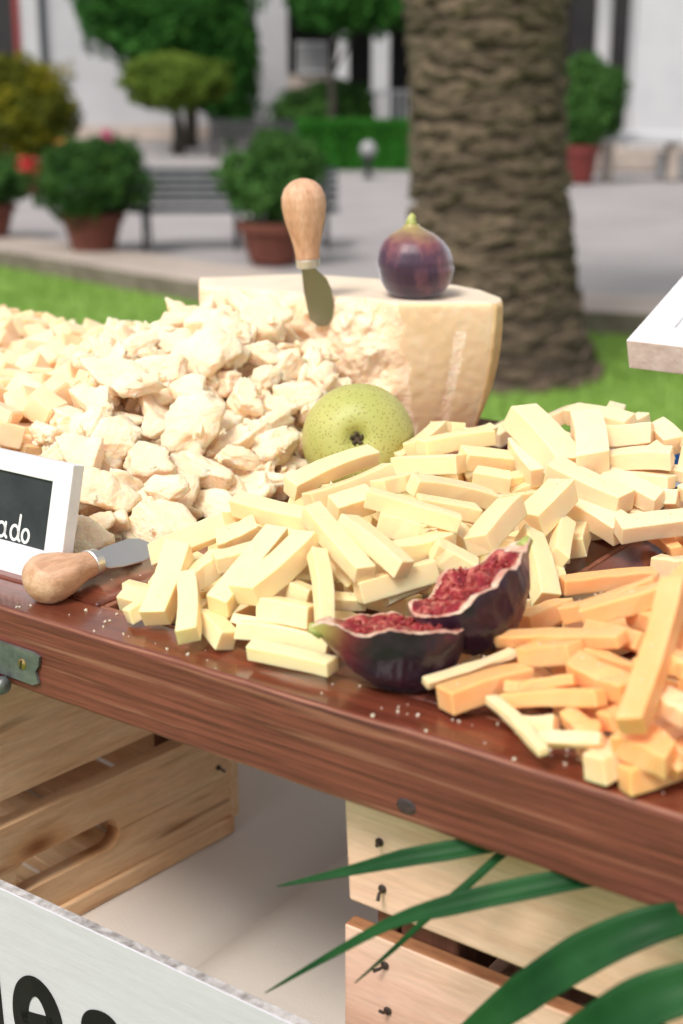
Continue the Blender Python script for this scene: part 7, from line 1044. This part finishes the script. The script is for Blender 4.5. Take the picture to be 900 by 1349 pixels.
def frameM(o_,x,up):
    x=Vector(x).normalized(); z=Vector(up)-x*Vector(up).dot(x); z.normalize(); y=z.cross(x); return Matrix.Translation(Vector(o_))@Matrix((x,y,z)).transposed().to_4x4()
def make_knife(name,label,A,Bp,up,L,R_,bl,bwid,shape,flat,grp):
    t=empty(name,A,label,'knife',grp); x=(Bp-A).normalized(); M=frameM(A,x,up); t.location=A; t.rotation_euler=M.to_euler()
    bm=bmesh.new(); kn_handle(bm,Matrix.Identity(4),L,R_,flat); build('handle',bm,handle_h,t,smooth=True)
    bm=bmesh.new(); lathe(bm,[(R_*.52,-.0005),(R_*.56,0),(R_*.53,.006),(R_*.30,.0066),(0,.0068)],n=24,M=Matrix.Translation((L,0,0))@Matrix.Rotation(math.radians(90),4,'Y')); build('ferrule',bm,steel_m,t,smooth=False)
    o=build('blade',blade(Matrix.Translation((L+.006,0,0)),shape),steel_m,t); return t
handle_h=wood('beech_handle_grain',(.56,.29,.16),(.80,.51,.34),'X',9,rough=.5,stretch=7,bs=.3,rand=.02)
G2='short wooden handled cheese knives'
# lying on the rail: fat end towards the camera
make_knife('cheese_knife','short cheese knife with wooden handle lying on the rail before the chalkboard sign',T(-.2150,.0100,.0132),T(-.2165,.066,.0112),Vector((.30,-.25,1)),.045,.0150,.045,.02,
  [(0,-.004),(.004,-.0085),(.012,-.0108),(.028,-.0125),(.038,-.0115),(.0445,-.007),(.0465,.001),(.044,.0065),(.037,.0095),(.018,.0090),(.006,.0075),(0,.004)],.0092,G2)
# stuck upright into the broken face
A=Vector((-.0302,1.112,1.5225)); Bp=Vector((-.0262,1.116,1.4600))
kn2=make_knife('cheese_knife','short cheese knife stuck upright in the broken face of the cheese block',A,Bp,Vector((0,-1,.05)),.062,.0172,.05,.02,
  [(0,-.0055),(.02,-.0050),(.042,-.0020),(.048,.0045),(.048,.0115),(.042,.0160),(.030,.0178),(.019,.0168),(.010,.0135),(.002,.0055),(0,.0055)] ,None,G2)
for ch in kn2.children:
    if ch.name.startswith('blade'): ch.data.materials[0]=steelb_m
# ================================================================== strap leaves hanging under the front edge
LS=empty('strap_leaf_spray',T(.25,.012,-.06),'spray of long dark green strap leaves hanging under the front edge of the tabletop','leaves')
def leaf(pts,wid,tw=0.,mat=leafblade_m):
    """pts in table coords, wid list of half widths"""
    P_=[T(*p) for p in pts]; sm=[];ws=[]
    for i in range(len(P_)-1):
        p0=P_[max(i-1,0)];p1=P_[i];p2=P_[i+1];p3=P_[min(i+2,len(P_)-1)]
        for k in range(8):
            t=k/8; sm.append(.5*((2*p1)+(-p0+p2)*t+(2*p0-5*p1+4*p2-p3)*t*t+(-p0+3*p1-3*p2+p3)*t**3)); ws.append(wid[i]*(1-t)+wid[i+1]*t)
    sm.append(P_[-1]); ws.append(wid[-1]); bm=bmesh.new(); rows=[]
    for i,p in enumerate(sm):
        d=(sm[min(i+1,len(sm)-1)]-sm[max(i-1,0)]).normalized(); up=(-V*.75+Vector((0,0,1))*.5).normalized(); s=d.cross(up).normalized(); n_=s.cross(d).normalized(); a=tw*i/len(sm)
        s2=s*math.cos(a)+n_*math.sin(a); n2=n_*math.cos(a)-s*math.sin(a)
        rows.append([bm.verts.new(p+s2*ws[i]*k-n2*abs(k)**1.5*ws[i]*-.38+n2*.0) for k in (-1,-.66,-.33,0,.33,.66,1)])
    for a,b in zip(rows,rows[1:]):
        for k in range(6): bm.faces.new((a[k],b[k],b[k+1],a[k+1]))
    o=build('leaf',bm,mat,LS,world=True,smooth=True); sol=o.modifiers.new('t','SOLIDIFY'); sol.thickness=.0006; return o
leaf([(-.0155,-.03,-.0819),(.0142,-.02,-.0692),(.0406,-.01,-.0579),(.0582,.0,-.0528),(.0745,.012,-.0495),(.088,.022,-.0480)],[.0003,.0022,.0042,.0046,.0040,.003],.1)
leaf([(-.0073,-.05,-.1245),(.0201,-.04,-.1006),(.0499,-.03,-.0761),(.0745,-.02,-.0635),(.1029,-.004,-.0530),(.122,.010,-.0485),(.136,.022,-.0478)],[.0003,.0017,.0029,.0048,.0052,.0045,.003],.1)
leaf([(.022,-.02,-.1245),(.0404,-.015,-.1017),(.0571,-.010,-.0802),(.0704,.0,-.065),(.081,.011,-.052),(.088,.022,-.0480)],[.0003,.0013,.0020,.0026,.0030,.002],.7)
leaf([(.0720,-.031,-.1400),(.0845,-.030,-.1237),(.1132,-.028,-.0884),(.1364,-.020,-.0639),(.1568,-.010,-.0490),(.172,.005,-.0455),(.184,.020,-.0478)],[.0020,.0050,.0084,.0090,.0078,.0060,.004],-.05)
leaf([(.1150,-.052,-.1260),(.1293,-.050,-.1073),(.1529,-.050,-.078),(.1713,-.045,-.0580),(.1890,-.036,-.0475),(.2060,-.018,-.0455),(.220,.005,-.0460),(.232,.020,-.0478)],[.0035,.0068,.0096,.0100,.0092,.0080,.0065,.004],-.05)
bm=bmesh.new(); tube(bm,[T(.08,.024,-.0485),T(.15,.0245,-.0495),(T(.25,.0245,-.0500)),T(.38,.0245,-.0505)],[.0010,.0020,.0026,.0030],8); build('stem',bm,leafblade_m,LS,world=True,smooth=True)
